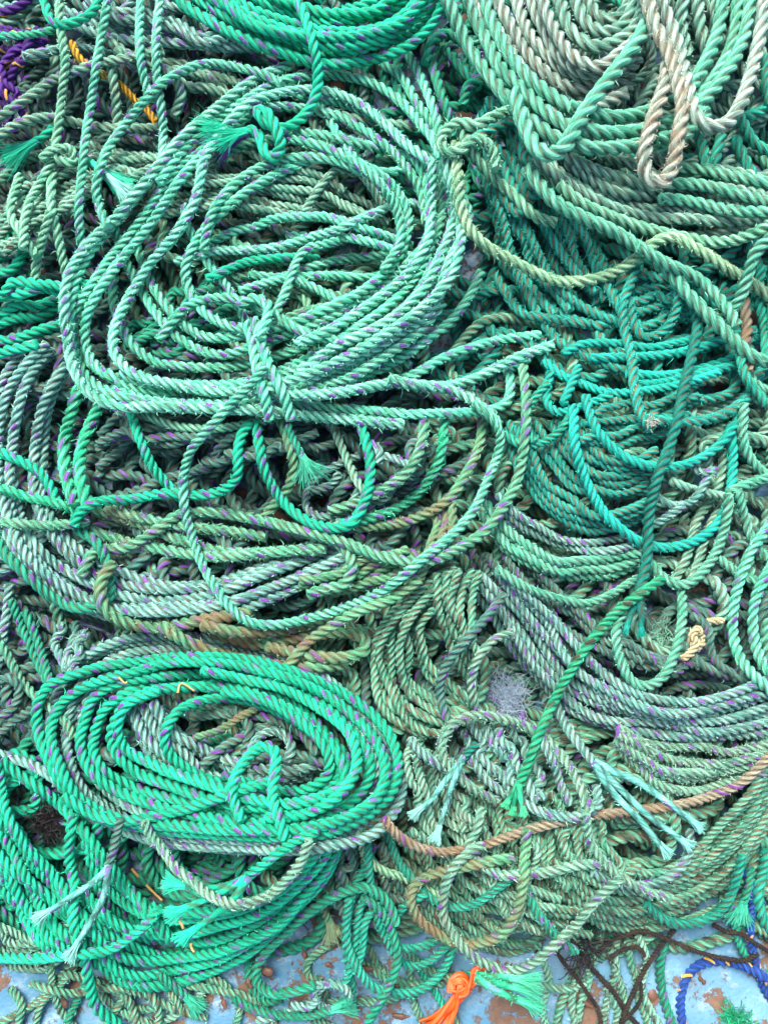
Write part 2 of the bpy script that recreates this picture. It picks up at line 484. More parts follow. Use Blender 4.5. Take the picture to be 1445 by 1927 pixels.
def buried(specs, ring):
    """the lowest layers; holes left between the rings are crossed by further turns of the nearest coil"""
    made = [[run(p, c, k, 25 if cy > 900 else 29, fuzz=0) for p, c in ring(cx, cy)] for cx, cy, k, lab in specs]
    py, px = np.meshgrid(Y0 + G * np.arange(NY), X0 + G * np.arange(NX), indexing='ij')
    inside = (px > -90) & (px < PW + 90) & (py > -160) & (py < 1690 - 70 * np.abs((px - 700) / 700) ** 2)
    for rep in range(260):
        hole = inside & (H < .015)
        ys, xs = np.nonzero(hole)
        if len(ys) < 60: break
        i = rng.integers(len(ys)); x, y = px[ys[i], xs[i]], py[ys[i], xs[i]]
        th = rng.uniform(0, 6.28); R_ = rng.uniform(60, 110); a = np.linspace(0, 2 * math.pi, 10, endpoint=False)
        p = np.stack([x + R_ * math.cos(th) + R_ * np.cos(a) + rng.normal(0, 6, 10), y + .8 * R_ * math.sin(th) + .8 * R_ * np.sin(a) + rng.normal(0, 6, 10)], 1)
        j = int(np.argmin([(cx - x) ** 2 + (cy - y) ** 2 for cx, cy, k, lab in specs]))
        made[j].append(run(p, True, specs[j][2], 26, fuzz=0))
    for (cx, cy, k, lab), mm in zip(specs, made):
        allc = np.concatenate([m[1] for m in mm])
        root = empty('rope_coil', (allc[:, 0].mean(), allc[:, 1].mean(), allc[:, 2].min()))
        tag(root, lab, 'rope coil', 'buried coils')
        for m in mm: m[0].build('turn', list(mats(k)[:2]), root)

def rope(label, kind, D, path, closed=False, fray=None, fray0=None, strands=(), skind=None, sD=None, cat='rope', name='rope', group=None, lift=0., fuzz=None, lobes=3, spread=.45, sl=34, fcols=None):
    """one loose rope; with unlaid strands or brushed-out ends as parts"""
    mb, c3, T, r = run(P(path), closed, kind, D, lift=lift, fuzz=fuzz, lobes=lobes)
    ms = list(mats(kind)[:2])
    if not (fray or fray0 or strands):
        return tag(mb.build(name, ms), label, cat, group)
    root = empty(name, (c3[:, 0].mean(), c3[:, 1].mean(), c3[:, 2].min())); tag(root, label, cat, group)
    mb.build('laid_length', ms, root)
    K = r / (D / 2)
    if fray: tuft(root, kind, c3[-1], T[-1], r, fray * K, spread, cols=fcols, n=330 if fcols else 230)
    if fray0: tuft(root, kind, c3[0], -T[0], r, fray0 * K, spread)
    for st in strands:
        k2 = skind or kind; d2 = sD or D * .58
        m2, s3, T2, r2 = run(P(st), False, k2, d2, lobes=1, taper=True, wobble=.1)
        so = m2.build('strand', list(mats(k2)[:2]), root)
        tuft(so, k2, s3[-1], T2[-1], r2, sl * K, .3, 110)
    return root
# ------------------------------------------------------------------ light, air, ground
w = bpy.data.worlds.new('World'); SC.world = w; w.use_nodes = True
SUN_EL, SUN_AZ = math.radians(62), math.radians(-25)
nt = w.node_tree; bg = nt.nodes['Background']
sky = nt.nodes.new('ShaderNodeTexSky'); sky.sky_type = 'NISHITA'; sky.sun_disc = False
sky.sun_elevation = SUN_EL; sky.sun_rotation = SUN_AZ
sky.dust_density = 4; sky.ozone_density = .6
nt.links.new(sky.outputs[0], bg.inputs[0]); bg.inputs[1].default_value = .135
sl_ = bpy.data.lights.new('sun', 'SUN'); sl_.energy = 2.3; sl_.angle = math.radians(30); sl_.color = (1, .965, .91)
sun = bpy.data.objects.new('sun', sl_); COL.objects.link(sun)
sd = Vector((math.sin(SUN_AZ) * math.cos(SUN_EL), math.cos(SUN_AZ) * math.cos(SUN_EL), math.sin(SUN_EL)))
sun.rotation_euler = sd.to_track_quat('Z', 'Y').to_euler()
SC.view_settings.view_transform = 'Standard'; SC.view_settings.look = 'None'
SC.view_settings.exposure = 1.2; SC.view_settings.gamma = 1; SC.view_settings.use_curve_mapping = False

def grid_mesh(x0, x1, y0, y1, n, f):
    xs, ys = np.linspace(x0, x1, n), np.linspace(y0, y1, n)
    X, Y = np.meshgrid(xs, ys); Z = f(X, Y)
    v = np.stack([X, Y, Z], -1).reshape(-1, 3)
    i, j = np.meshgrid(np.arange(n - 1), np.arange(n - 1), indexing='ij')
    a = (i * n + j).ravel(); F = np.stack([a, a + 1, a + n + 1, a + n], 1)
    mb = MB(); mb.add(v, F, np.zeros((len(F), 4, 2))); return mb

# bare ground far beyond the sheet
s = NT('earth'); pos = s.node('ShaderNodeNewGeometry').outputs['Position']
s.put(s.b.inputs['Base Color'], s.mix(s.noise(pos, 6, 6), lin(96, 84, 70), lin(140, 128, 110))); s.b.inputs['Roughness'].default_value = .95
EARTH = s.m
o = grid_mesh(-20, 20, -20, 20, 30, lambda X, Y: 0 * X - .02).build('ground', [EARTH]); o['kind'] = 'structure'

# the blue sheet
s = NT('tarpaulin'); pos = s.node('ShaderNodeNewGeometry').outputs['Position']
n1 = s.noise(pos, 5, 4); n2 = s.noise(pos, 45, 4, .65); n3 = s.noise(pos, 260, 2)
c = s.mix(s.ramp(n1, .3, .7), lin(72, 122, 150), lin(104, 152, 176))
c = s.mix(s.math('MULTIPLY', s.ramp(n2, .5, .7), .55), c, lin(164, 188, 202))
smudge = s.ramp(s.math('ADD', s.math('MULTIPLY', s.noise(pos, 11, 5, .65), .8), s.math('MULTIPLY', n3, .2)), .50, .66)
c = s.mix(s.math('MULTIPLY', smudge, .5), c, lin(104, 108, 110))
mudm = s.ramp(s.math('ADD', s.math('MULTIPLY', s.noise(pos, 20, 10, .74), .85), s.math('MULTIPLY', n2, .15)), .515, .55)
mc = s.mix(s.noise(pos, 120, 4), lin(72, 52, 38), lin(142, 106, 78))
c = s.mix(s.math('MULTIPLY', mudm, .95), c, mc)
speck = s.ramp(s.noise(pos, 330, 2), .70, .74)
c = s.mix(s.math('MULTIPLY', speck, .7), c, lin(70, 60, 52))
s.put(s.b.inputs['Base Color'], c); s.put(s.b.inputs['Roughness'], s.mix(mudm, (.42,) * 3 + (1,), (.95,) * 3 + (1,)))
bp = s.node('ShaderNodeBump'); bp.inputs['Strength'].default_value = .5; bp.inputs['Distance'].default_value = .002
wv = s.node('ShaderNodeTexWave'); wv.inputs['Scale'].default_value = 60; s.put(wv.inputs['Vector'], pos); wv.inputs['Distortion'].default_value = 1.
s.put(bp.inputs['Height'], s.math('ADD', s.math('MULTIPLY', mudm, 1.2), s.math('ADD', s.math('MULTIPLY', n3, .7), s.math('MULTIPLY', n2, 1.2))))
s.put(s.b.inputs['Normal'], bp.outputs[0])
from mathutils import noise as mnoise
def tarp_z(X, Y):
    Z = np.zeros_like(X)
    for i in range(X.shape[0]):
        for j in range(X.shape[1]):
            x, y = X[i, j], Y[i, j]
            a = mnoise.noise((x * 5, y * 7, 0)) * .004
            b = 1 - abs(mnoise.noise((x * 9 + y * 4, y * 9 - x * 3, 3.1)))
            c2 = 1 - abs(mnoise.noise((x * 4 - y * 7, y * 3 + x * 5, 8.)))
            Z[i, j] = a + .006 * b ** 6 + .007 * c2 ** 10 - .004
    return Z
o = grid_mesh(-1.3, 1.3, -1.15, 1.15, 230, tarp_z).build('tarpaulin', [s.m])
tag(o, 'pale blue plastic sheet with brown mud stains under the whole pile', 'tarpaulin')

# ------------------------------------------------------------------ buried layers
def ring(cx, cy, rx, ry, n, rot=0.):
    out = []
    for i in range(n):
        t = (i + rng.uniform(-.3, .3)) / max(1, n - 1); a = np.linspace(0, 2 * math.pi, 14, endpoint=False) + rng.uniform(0, 1)
        k = 1 - .88 * t; ox, oy = rng.normal(0, 14, 2)
        x = rx * k * np.cos(a) + rng.normal(0, 9, 14); y = ry * k * np.sin(a) + rng.normal(0, 9, 14)
        out.append((np.stack([cx + ox + x * math.cos(rot) - y * math.sin(rot), cy + oy + x * math.sin(rot) + y * math.cos(rot)], 1), True))
    return out
BUR = [
 (-190, 130, 'greymoss', 'grey flecked coil running out past the left edge beside the purple bundle'),
 (-190, 600, 'emerald', 'emerald coil running out past the left edge beside the mint coil'),
 (-190, 1080, 'grey', 'grey flecked coil running out past the left edge below the level emerald ropes'),
 (-200, 1530, 'emerald', 'emerald coil running out past the left edge beside the bottom coil'),
 (1640, 180, 'jade', 'pale green coil running out past the right edge beside the thick hank'),
 (1640, 650, 'teal', 'teal coil running out past the right edge beside the draped ropes'),
 (1640, 1120, 'jade', 'pale green coil running out past the right edge beside the doubled mint rope'),
 (1630, 1540, 'mossy', 'mossy coil running out past the right edge beside the crescent'),
 (180, -190, 'grey', 'grey flecked coil running out past the top edge above the standing ropes'),
 (620, -200, 'emerald', 'emerald coil running out past the top edge above the bright hank'),
 (1150, -200, 'ash', 'pale coil running out past the top edge above the thick hank'),
 (130, 160, 'greydark', 'dusky grey-green coil buried at the upper left under the standing mint ropes'),
 (560, 180, 'greydark', 'dark flecked coil buried below the bright emerald hank at the top'),
 (900, 130, 'deepgreen', 'dark green coil sunk in the gap beside the thick pale hank'),
 (1300, 150, 'ashgreen', 'grey-green coil buried beneath the thick pale hank'),
 (150, 620, 'greydark', 'shadowed grey-green coil buried at the left behind the mint coil'),
 (520, 520, 'mossy', 'moss green coil buried inside the big mint flecked coil'),
 (1130, 560, 'teal', 'muddy teal coil buried under the yellowish draped rope'),
 (1400, 620, 'teal', 'muddy teal coil buried along the right edge'),
 (200, 900, 'greydark', 'dark flecked coil buried at the left edge below the emerald cross rope'),
 (620, 860, 'greydark', 'brownish flecked coil buried in the hollow below the mint coil'),
 (1020, 900, 'mossy', 'mossy coil buried beneath the round teal coil'),
 (1390, 980, 'sage', 'sage coil buried under the mint pair at the right edge'),
 (110, 1290, 'greydark', 'dark coil buried at the left of the bright emerald oval'),
 (480, 1250, 'mossy', 'mossy coil buried between the muddy loops and the emerald oval'),
 (860, 1230, 'mossy', 'dark mossy coil buried in the centre hollow'),
 (1290, 1220, 'greydark', 'dark flecked coil buried under the hanging green loop'),
 (250, 1560, 'deepgreen', 'deep green coil buried below the emerald oval'),
 (900, 1520, 'mossy', 'mossy coil buried under the pale fuzzy loop'),
 (950, 1340, 'greydark', 'dark flecked coil buried beneath the blue-grey lint'),
 (1240, 1540, 'mossy', 'brown-green coil buried under the lower right crescent'),
]
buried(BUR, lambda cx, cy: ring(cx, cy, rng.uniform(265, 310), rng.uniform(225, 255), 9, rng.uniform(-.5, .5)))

# ------------------------------------------------------------------ thin ropes and cords on the sheet
G1 = 'thin ropes lying out on the blue sheet'
coil('dull grey-green thin coil peeking out at the lower left corner', 'sage', 17, B(5, 4, '-60,1760 -10,1800 30,1822 75,1822 120,1796 150,1760', '-60,1690 -10,1730 40,1765 90,1760 130,1730'))
rope('brown flecked thin green rope running off the lower left corner', 'mossy', 17, '150,1795 130,1822 110,1842 69,1887 10,1921 -40,1950', group=G1)
rope('thin green rope bent down beside the lower left corner rope', 'mossy', 16, '145,1812 118,1850 92,1874 76,1894 69,1925 68,1960', group=G1)
rope('thin brown-speckled rope crossing the lower left pair', 'mossy', 16, '96,1820 100,1856 114,1900 142,1935 160,1960', group=G1)
rope('short dark green rope right of the lower left pair', 'deepgreen', 16, '165,1830 159,1856 140,1895 124,1930 118,1960', group=G1)
rope('thin dusty rope snaking below the green bottom coil', 'sage', 16, '395,1850 363,1887 311,1918 262,1925 230,1950', group=G1)
coil('loose handful of thin mossy rope below the green bottom coil', 'mossy', 15, S('205,1850 235,1885 270,1900 320,1890 360,1865'), S('180,1840 200,1880 230,1905 300,1935 340,1960'), S('300,1840 330,1880 345,1905 390,1915'), S('250,1845 225,1890 200,1925 190,1960'))
rope('dark green thin rope dropping onto the sheet left of the knot', 'deepgreen', 19, '470,1800 468,1835 480,1868 500,1885 530,1880', group=G1)
rope('dull green thin rope looping by the bark chips', 'mossy', 17, '640,1770 600,1790 580,1810 578,1835 600,1850 612,1880', group=G1)
rope('thin green rope crossing the sheet beneath the teal loops', 'mossy', 17, '545,1905 590,1895 640,1886 720,1884 760,1870', group=G1)
rope('thin sage rope hanging straight down below the teal loops', 'sage', 17, '770,1810 772,1850 782,1895 800,1930 810,1960', group=G1)
rope('thin teal rope slanting onto the sheet left of the orange twine', 'tealclean', 16, '785,1820 815,1860 840,1905 860,1935', group=G1)
rope('brown-stained thin green rope on the sheet below the orange knot', 'mossy', 16, '850,1905 862,1930 880,1960', group=G1)
rope('thin mossy rope in the left of the loose bundle at the lower right', 'mossy', 18, '1090,1810 1072,1850 1055,1885 1045,1930 1040,1960', group=G1)
rope('thin mossy rope with a doubled bight in the loose bundle at the lower right', 'sage', 18, '1112,1820 1105,1850 1095,1880 1085,1920 1075,1960', group=G1)
rope('thin sage rope hanging through the black cords', 'sage', 18, '1165,1720 1160,1765 1150,1800 1165,1850 1178,1890 1185,1960', group=G1)
rope('thin pale green rope in the middle of the black cords', 'sage', 18, '1150,1790 1158,1815 1145,1870 1130,1930 1125,1960', group=G1)
rope('short thin green rope looped up against the black cords', 'mossy', 17, '1180,1770 1185,1810 1195,1840 1200,1880 1215,1915 1225,1960', group=G1)
rope('dark green rope hanging straight onto the sheet at the lower right', 'deepgreen', 20, '1262,1730 1248,1776 1240,1832 1246,1875 1262,1925 1270,1960', fuzz=.5, group=G1)
rope('thin dark rope upright beside the lower right mud patch', 'mossy', 17, '1130,1720 1128,1765 1120,1800 1105,1830', group=G1)
rope('dull green thin rope lying at the right edge above the blue rope', 'mossy', 19, '1395,1720 1420,1745 1460,1765', group=G1)
rope('thin dark green rope behind the blue rope at the right edge', 'deepgreen', 18, '1375,1700 1385,1760 1400,1800 1430,1830 1465,1840', group=G1)
rope('navy rope with yellow flecks half hidden at the lower right edge', 'blue', 17, '1402,1640 1415,1690 1410,1760 1420,1810 1440,1870 1465,1900')
rope('bright blue rope with yellow flecks arching over the sheet', 'blue', 20, '1290,1965 1283,1927 1278,1880 1290,1838 1320,1814 1360,1809 1405,1821 1450,1852 1490,1890')
coil('thin mossy ropes strewn along the bottom edge left of the orange twine', 'mossy', 17, S('120,1830 180,1850 240,1880 260,1940'), S('60,1850 130,1870 200,1860 260,1870 330,1900'), S('380,1830 430,1860 450,1900 430,1960'), S('20,1860 40,1890 30,1950'), S('560,1900 600,1925 660,1940 700,1930'), S('240,1850 280,1870 300,1910 280,1960'), S('330,1850 400,1862 470,1880 520,1930'))
coil('thin sage ropes strewn along the bottom edge right of the orange twine', 'sage', 17, S('1010,1790 1030,1840 1020,1900 1040,1960'), S('1085,1830 1075,1880 1090,1960'), S('1140,1860 1160,1900 1150,1960'), S('960,1820 1000,1850 1060,1860 1100,1850'), S('1200,1760 1215,1810 1205,1860 1240,1930'))
coil('dull green ropes lying under the teal loops on the sheet', 'mossy', 18, S('690,1780 720,1830 760,1850 830,1850 900,1830'), S('760,1790 820,1830 900,1840 970,1830'), S('640,1740 660,1790 720,1840 780,1880'), S('1090,1720 1150,1745 1230,1745 1300,1730 1370,1700'), S('1010,1700 1060,1745 1110,1760'))
KC = 'thin black cords on the sheet'
for lab, pth, d in [
 ('black cord slanting down from the lower right mud patch', '1045,1785 1060,1810 1083,1838 1105,1870 1125,1901 1132,1950', 9),
 ('thickest black cord running down to the bottom edge', '1075,1770 1090,1795 1111,1821 1153,1866 1178,1905 1200,1930 1220,1955', 11),
 ('black cord leaning right through the loose green bundle', '1160,1950 1172,1915 1194,1859 1218,1815 1236,1788 1270,1748', 10),
 ('long black cord trailing right towards the blue rope', '1120,1795 1145,1772 1170,1762 1208,1752 1250,1766 1308,1790 1360,1804 1400,1808 1425,1795', 10),
 ('short black cord curled beside the loose green bundle', '1145,1805 1165,1790 1187,1783 1205,1786 1213,1800', 9),
 ('black cord reaching up to the right edge', '1340,1740 1365,1752 1395,1759 1420,1776 1460,1800', 10),
 ('short black cord hooked along the bottom edge', '1205,1850 1204,1880 1190,1905 1170,1925 1168,1950', 8)]:
    rope(lab, 'black', d, pth, fuzz=.7, cat='cord', name='cord', group=KC)

# ------------------------------------------------------------------ lower right crescent, lower centre
coil('mossy thin coil with steep turns just right of the pale fuzzy loop', 'mossy', 18, B(8, 4, '870,1500 885,1560 905,1620 950,1680 1000,1710 1060,1720', '1060,1490 1075,1550 1090,1600 1120,1640 1160,1660'))
coil('lower right crescent of brown-stained thin green rope', 'mossy', 19, B(13, 3.5, '985,1560 1000,1610 1030,1665 1085,1712 1153,1731 1222,1722 1300,1702 1370,1655 1425,1585 1460,1500', '1100,1500 1120,1560 1150,1610 1200,1640 1260,1635 1320,1598 1380,1535 1425,1470 1470,1390'))
coil('steep brown-stained turns standing behind the lower right crescent', 'mossy', 19, B(7, 4, '985,1550 1000,1600 1018,1640 1050,1670', '1130,1530 1140,1580 1165,1620 1210,1640'))
rope('pale green rope curling up at the inside of the lower right crescent', 'grey', 21, '1115,1640 1150,1660 1200,1668 1250,1655 1285,1625 1297,1585 1295,1560')
rope('clean teal-green rope looping under the lower right crescent', 'tealclean', 21, '1215,1700 1236,1721 1274,1738 1319,1735 1360,1707 1381,1665 1395,1610')
rope('teal-green rope standing at the lower right edge', 'tealclean', 23, '1440,1600 1433,1640 1424,1690 1436,1735 1470,1765')
rope('dull green rope end brushed out beside the lower right edge', 'deepgreen', 17, '1412,1630 1408,1670 1400,1698', fray=42, spread=.7)
coil('stack of mossy thin turns under the brown rope loop', 'mossy', 17, B(7, 5, '700,1600 760,1680 840,1760 930,1790 1020,1780', '820,1540 870,1600 930,1660 1010,1700 1100,1720'))
coil('sage thin coil folded below the brown rope', 'sage', 18, B(5, 5, '760,1560 800,1600 860,1640 930,1700 1000,1760', '900,1560 950,1610 990,1660 1050,1700'), S('980,1570 1010,1600 990,1660 975,1720 940,1770'))
rope('emerald dark rope slipping down behind the pale fuzzy loop', 'deepgreen', 20, '970,1640 985,1672 1011,1721 1035,1750 1058,1775 1085,1790', fuzz=.8)
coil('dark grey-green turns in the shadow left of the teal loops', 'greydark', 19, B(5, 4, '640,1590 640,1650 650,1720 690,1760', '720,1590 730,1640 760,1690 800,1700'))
coil('group of upright teal-green ropes below the emerald oval', 'tealclean', 18, S('700,1610 672,1660 655,1720 652,1790 660,1850 664,1900'), S('690,1680 675,1720 668,1780 655,1840 640,1860'), S('725,1690 690,1730 680,1790 668,1830'))
rope('yellowish green rope curving right from under the emerald oval', 'lime', 19, '672,1560 680,1590 694,1620 722,1640 757,1652 790,1668 830,1690', fuzz=.3)
LG = 'teal loops at the lower centre'
rope('teal-green loop hanging lowest over the blue sheet', 'tealclean', 19, '655,1690 652,1740 655,1780 674,1825 701,1857 736,1868 784,1864 826,1832 850,1785 852,1760', group=LG)
rope('teal-green loop reaching far right into the brown rope loop', 'tealclean', 18, '727,1560 746,1614 774,1655 809,1690 847,1707 888,1703 930,1676 965,1648', group=LG)
rope('middle teal-green loop starting straight under the oval', 'tealclean', 18, '690,1565 692,1600 695,1648 708,1721 736,1785 757,1812 784,1818 812,1804 850,1772', group=LG)
rope('smallest teal-green loop nested inside the others', 'tealclean', 18, '800,1680 767,1700 742,1728 738,1760 757,1784 791,1782 835,1762 850,1750', group=LG)
rope('emerald rope arching over the teal loops and off the bottom edge', 'deepgreen', 20, '680,1690 705,1705 728,1730 742,1770 748,1800 737,1843 715,1887 692,1925 670,1965')
coil('knotted pale green rope lying on the sheet by the bark chips', 'grey', 17, S('485,1920 540,1905 580,1885 600,1862 620,1850 650,1860 656,1885 630,1900 598,1886 590,1866 605,1852'), S('600,1880 580,1895 550,1890'), fuzz=.3)
rope('green rope with a brushed-out end below the knotted pale rope', 'deepgreen', 18, '440,1880 480,1900 530,1912 580,1912 625,1900', fray=48, spread=.45)
rope('pale khaki rope with a brushed-out end left of the teal loops', 'khaki', 17, '596,1675 608,1705 620,1735', fray=40, spread=.5)
rope('emerald flecked rope making a wide turn on the sheet', 'deepgreen', 22, '745,1740 735,1710 715,1683 688,1669 653,1676 618,1693 584,1717 539,1752 501,1790 483,1825 487,1852 515,1870 549,1866 590,1855')
coil('large emerald coil flattened along the lower left', 'emerald', 22,
     B(7, 3.5, '-40,1600 -10,1650 30,1710 70,1765 120,1800', '-40,1470 10,1540 60,1600 120,1660 170,1720 210,1760'),
     B(8, 3, '150,1790 220,1838 310,1850 400,1824 480,1778 560,1712 625,1630 650,1560', '160,1570 200,1640 260,1690 320,1712 400,1712 480,1690 560,1640 600,1580'))
rope('short green rope with a purple brushed-out tip at the bottom left', 'deepgreen', 18, '300,1835 330,1858 350,1876', fray=44, spread=.4)

# ------------------------------------------------------------------ left edge below the middle
coil('grey flecked ring of rope surrounding the bright emerald oval', 'grey', 23,
     B(6, 4, '149,1252 208,1214 290,1196 400,1200 520,1225 620,1275 690,1335 738,1395 758,1450 745,1515 690,1570 590,1600 450,1605 300,1590 180,1540 105,1460 95,1370 115,1295',
       '180,1290 230,1262 310,1246 410,1255 500,1275 580,1315 640,1360 680,1400 690,1450 660,1500 580,1540 470,1560 350,1545 240,1500 175,1440 155,1370 160,1320', closed=True))
coil('diagonal grey flecked turns inside the bright emerald oval', 'grey', 24, B(5, 3, '235,1330 262,1395 310,1450 370,1485 440,1505 520,1505', '285,1325 345,1385 430,1435 540,1452 640,1420'))
coil('grey flecked strands crossing in the middle of the emerald oval', 'greydark', 22, S('380,1440 430,1400 500,1370 560,1355'), S('420,1470 480,1430 550,1420 620,1440'), S('360,1350 420,1345 500,1350 560,1380'), S('520,1340 560,1370 600,1420'), S('440,1330 470,1370 460,1420'))
rope('dusty khaki rope poking out inside the emerald oval', 'khaki', 18, '365,1390 410,1375 450,1350 480,1335 510,1320', fuzz=.4)
rope('pale grey flecked rope hanging at the left edge above the oval', 'grey', 23, '20,1100 16,1140 8,1190 4,1230 -14,1275')
coil('pair of deep green ropes slanting down left of the oval', 'deepgreen', 20, S('20,1130 35,1165 62,1227 80,1265 95,1295'), S('48,1150 70,1200 84,1245 95,1285'))
rope('brown flecked mossy rope running behind the left end of the oval', 'mossy', 20, '-10,1195 10,1225 35,1272 66,1308 100,1335 125,1360 140,1390')
rope('dark grey rope hooked over the left edge beside the oval', 'greydark', 21, '-20,1400 0,1382 25,1355 62,1334 80,1320')
rope('dark grey rope bowing out at the left edge', 'greydark', 21, '-20,1310 10,1275 35,1290 28,1330 5,1350')
rope('teal-grey flecked rope slanting right at the left edge', 'grey', 22, '-20,1412 10,1424 52,1436 104,1465 130,1490')
coil('three grey flecked ropes bunched left of the oval', 'grey', 21, B(3, 3, '110,1170 108,1210 122,1250 128,1275', '170,1180 150,1230 140,1265'))
rope('deep green rope slanting from the left edge to the bottom coil', 'emerald', 24, '5,1430 21,1446 69,1480 121,1520 156,1562 194,1614 242,1672 294,1735 320,1770')
rope('emerald rope coming down steeply at the left edge', 'emerald', 23, '-15,1420 0,1455 8,1503 18,1540 52,1596 95,1640 135,1690')
rope('upright emerald rope crossing the lower left coil', 'emerald', 24, '140,1535 133,1575 131,1614 142,1676 138,1740 155,1783 166,1838 182,1894 221,1930 245,1970')
rope('emerald rope lying level at the lower left', 'emerald', 22, '-40,1800 0,1802 69,1802 128,1795 166,1793 208,1786 249,1762 280,1735 300,1710')
# ------------------------------------------------------------------ right middle: grey flecked sweep, round teal coil
coil('dark flecked turns around the cream knot on the right', 'greydark', 21, B(4, 4, '1173,1226 1230,1232 1270,1228 1310,1215', '1187,1251 1243,1268 1308,1275 1370,1262'), S('1285,1215 1326,1254 1377,1275 1430,1290'), S('1240,1330 1260,1300 1320,1290 1370,1300'))
coil('steep dark flecked turns falling under the pale green rolls', 'greydark', 20, B(8, 4, '880,1040 900,1100 945,1170 1000,1240 1060,1290', '1000,1060 1060,1120 1130,1180 1190,1220 1240,1240'))
coil('grey flecked hank sweeping across the lower right', 'grey', 22,
     B(10, 3, '870,1075 915,1150 975,1245 1050,1318 1125,1358 1220,1378 1330,1392 1470,1378', '960,1085 1040,1165 1115,1250 1190,1308 1290,1326 1370,1308 1480,1262'))
coil('dusty khaki outer turns below the grey flecked sweep', 'greymoss', 21, B(5, 3, '1165,1410 1190,1440 1239,1478 1300,1490 1370,1478 1470,1440', '1160,1370 1230,1400 1320,1418 1390,1412 1480,1395'), fuzz=1.4)
coil('mossy brown-flecked coil curling down the centre', 'mossy', 20,
     B(6, 3, '850,1060 790,1105 735,1160 702,1225 712,1296 739,1355 791,1387 850,1382', '862,1085 815,1140 790,1195 808,1255 843,1285 900,1330'),
     B(4, 3, '830,1080 825,1140 840,1200 870,1260 900,1300', '900,1075 880,1130 892,1190 905,1240'))
rope('dark grey rope slanting over the mossy centre coil', 'greydark', 22, '945,1120 920,1155 875,1205 840,1250 826,1300 838,1345 850,1370')
coil('pale green rolls at the bottom of the round coil', 'jade', 22, B(6, 2.5, '920,985 950,1035 1005,1075 1080,1098 1150,1090 1215,1062', '915,950 960,1005 1030,1042 1110,1056 1215,1035'))
coil('two grey flecked turns between the teal and the pale green rolls', 'grey', 20, B(2, 2, '930,950 985,1000 1060,1030 1139,1035 1205,1020', '935,925 990,975 1060,1010 1139,1018 1205,1002'))
coil('round muddy teal coil stacked on the right of the centre', 'teal', 21, B(10, 2.5, '950,800 965,860 985,910 1030,965 1100,998 1160,995 1225,970', '1075,795 1100,830 1130,855 1180,868 1240,850'), fuzz=.15)
coil('teal turns fanning up right from the round coil', 'teal', 21, B(6, 3, '1080,835 1160,835 1230,815 1300,780', '1110,775 1180,765 1260,745 1330,715'), fuzz=.25)
rope('single green rope bowed below the pale green rolls', 'jade', 21, '935,1070 990,1105 1049,1127 1101,1136 1153,1118 1200,1090 1240,1075')
coil('sage ropes slanting down beside the turquoise loops', 'sage', 22, S('1362,850 1350,915 1310,985 1290,1054 1268,1090'), S('1375,880 1368,930 1330,1000 1312,1060 1300,1090'), S('1260,905 1300,920 1360,935'))
coil('dim flecked rope tangle inside the turquoise loops', 'grey', 20, S('1230,930 1260,950 1300,945 1330,900'), S('1225,990 1260,970 1285,950'), S('1290,870 1320,890 1345,885'))

# fuzzy teal ropes
TG = 'fuzzy teal ropes on the upper right'
coil('level fuzzy teal turns piled behind the draped yellowish rope', 'teal', 24, B(6, 3, '1185,610 1230,622 1280,605 1320,570', '1185,530 1230,520 1270,525 1310,540'))
coil('dark fuzzy teal ropes bundled above the yellowish draped rope', 'teal', 25, B(6, 4, '905,330 930,400 955,470 1000,540 1060,600', '1010,290 1060,380 1100,450 1140,520 1170,570'))
for lab, pth in [
 ('fuzzy teal rope slanting under the yellowish drape towards the centre', '960,360 973,397 997,449 1025,501 1066,553 1111,584 1165,608'),
 ('long fuzzy teal rope running down to the turquoise strands', '930,370 945,415 966,501 997,563 1021,608 1056,646 1101,671 1153,691 1195,700'),
 ('short fuzzy teal rope between the two sloping ones', '1010,400 1028,432 1056,477 1090,520 1120,550'),
 ('fuzzy teal rope dropping from under the long pale rope', '1070,390 1078,415 1101,449 1118,501 1146,546 1170,590'),
 ('fuzzy teal rope emerging low at the left of the teal group', '930,520 945,543 980,588 1030,602 1111,612'),
 ('fuzzy teal rope bending into a hanging U', '1185,560 1190,610 1208,632 1243,624 1267,588 1272,530 1268,500')]:
    rope(lab, 'teal', 24, pth, group=TG)
# turquoise
coil('bright turquoise strands lying level under the fuzzy teal ropes', 'turquoise', 23, S('1060,668 1094,650 1166,648 1222,655 1300,640'), S('1110,675 1170,672 1240,668 1330,655'), S('1180,702 1240,708 1320,695 1400,668'), S('1190,722 1250,722 1330,700 1405,685'), S('1270,665 1330,650 1400,625'), fuzz=.2)
coil('turquoise rope knotted into small loops at the left of the strands', 'turquoise', 22, S('1020,680 1059,709 1101,726 1142,738 1190,738 1250,728 1310,712 1350,700'), S('1036,700 1028,735 1030,762 1050,776 1083,770 1118,756 1150,740'), S('1090,690 1075,720 1060,760'), fuzz=.2)
coil('dim green loop tucked left of the turquoise loops', 'tealclean', 20, S('950,815 975,835 1010,838 1050,815 1075,785'), S('1030,720 1000,760 990,800 1005,830'))
coil('pair of bright turquoise loops hanging on the right', 'turquoise', 24, S('1076,765 1083,846 1108,916 1139,968 1180,1006 1215,1024 1256,1030 1308,1016 1350,981 1374,919 1378,846 1372,800'), S('1100,745 1108,775 1125,812 1160,850 1208,874 1243,879 1291,874 1343,846 1381,802 1397,770'), fuzz=.2)
rope('fuzzy teal rope hanging straight down over the turquoise strands', 'teal', 25, '1200,490 1188,530 1174,570 1174,620 1187,674 1194,726 1205,780 1225,810')
rope('fuzzy teal rope climbing to the right edge', 'teal', 26, '1225,790 1280,795 1330,790 1380,770 1410,740 1430,700 1460,670', group=TG)

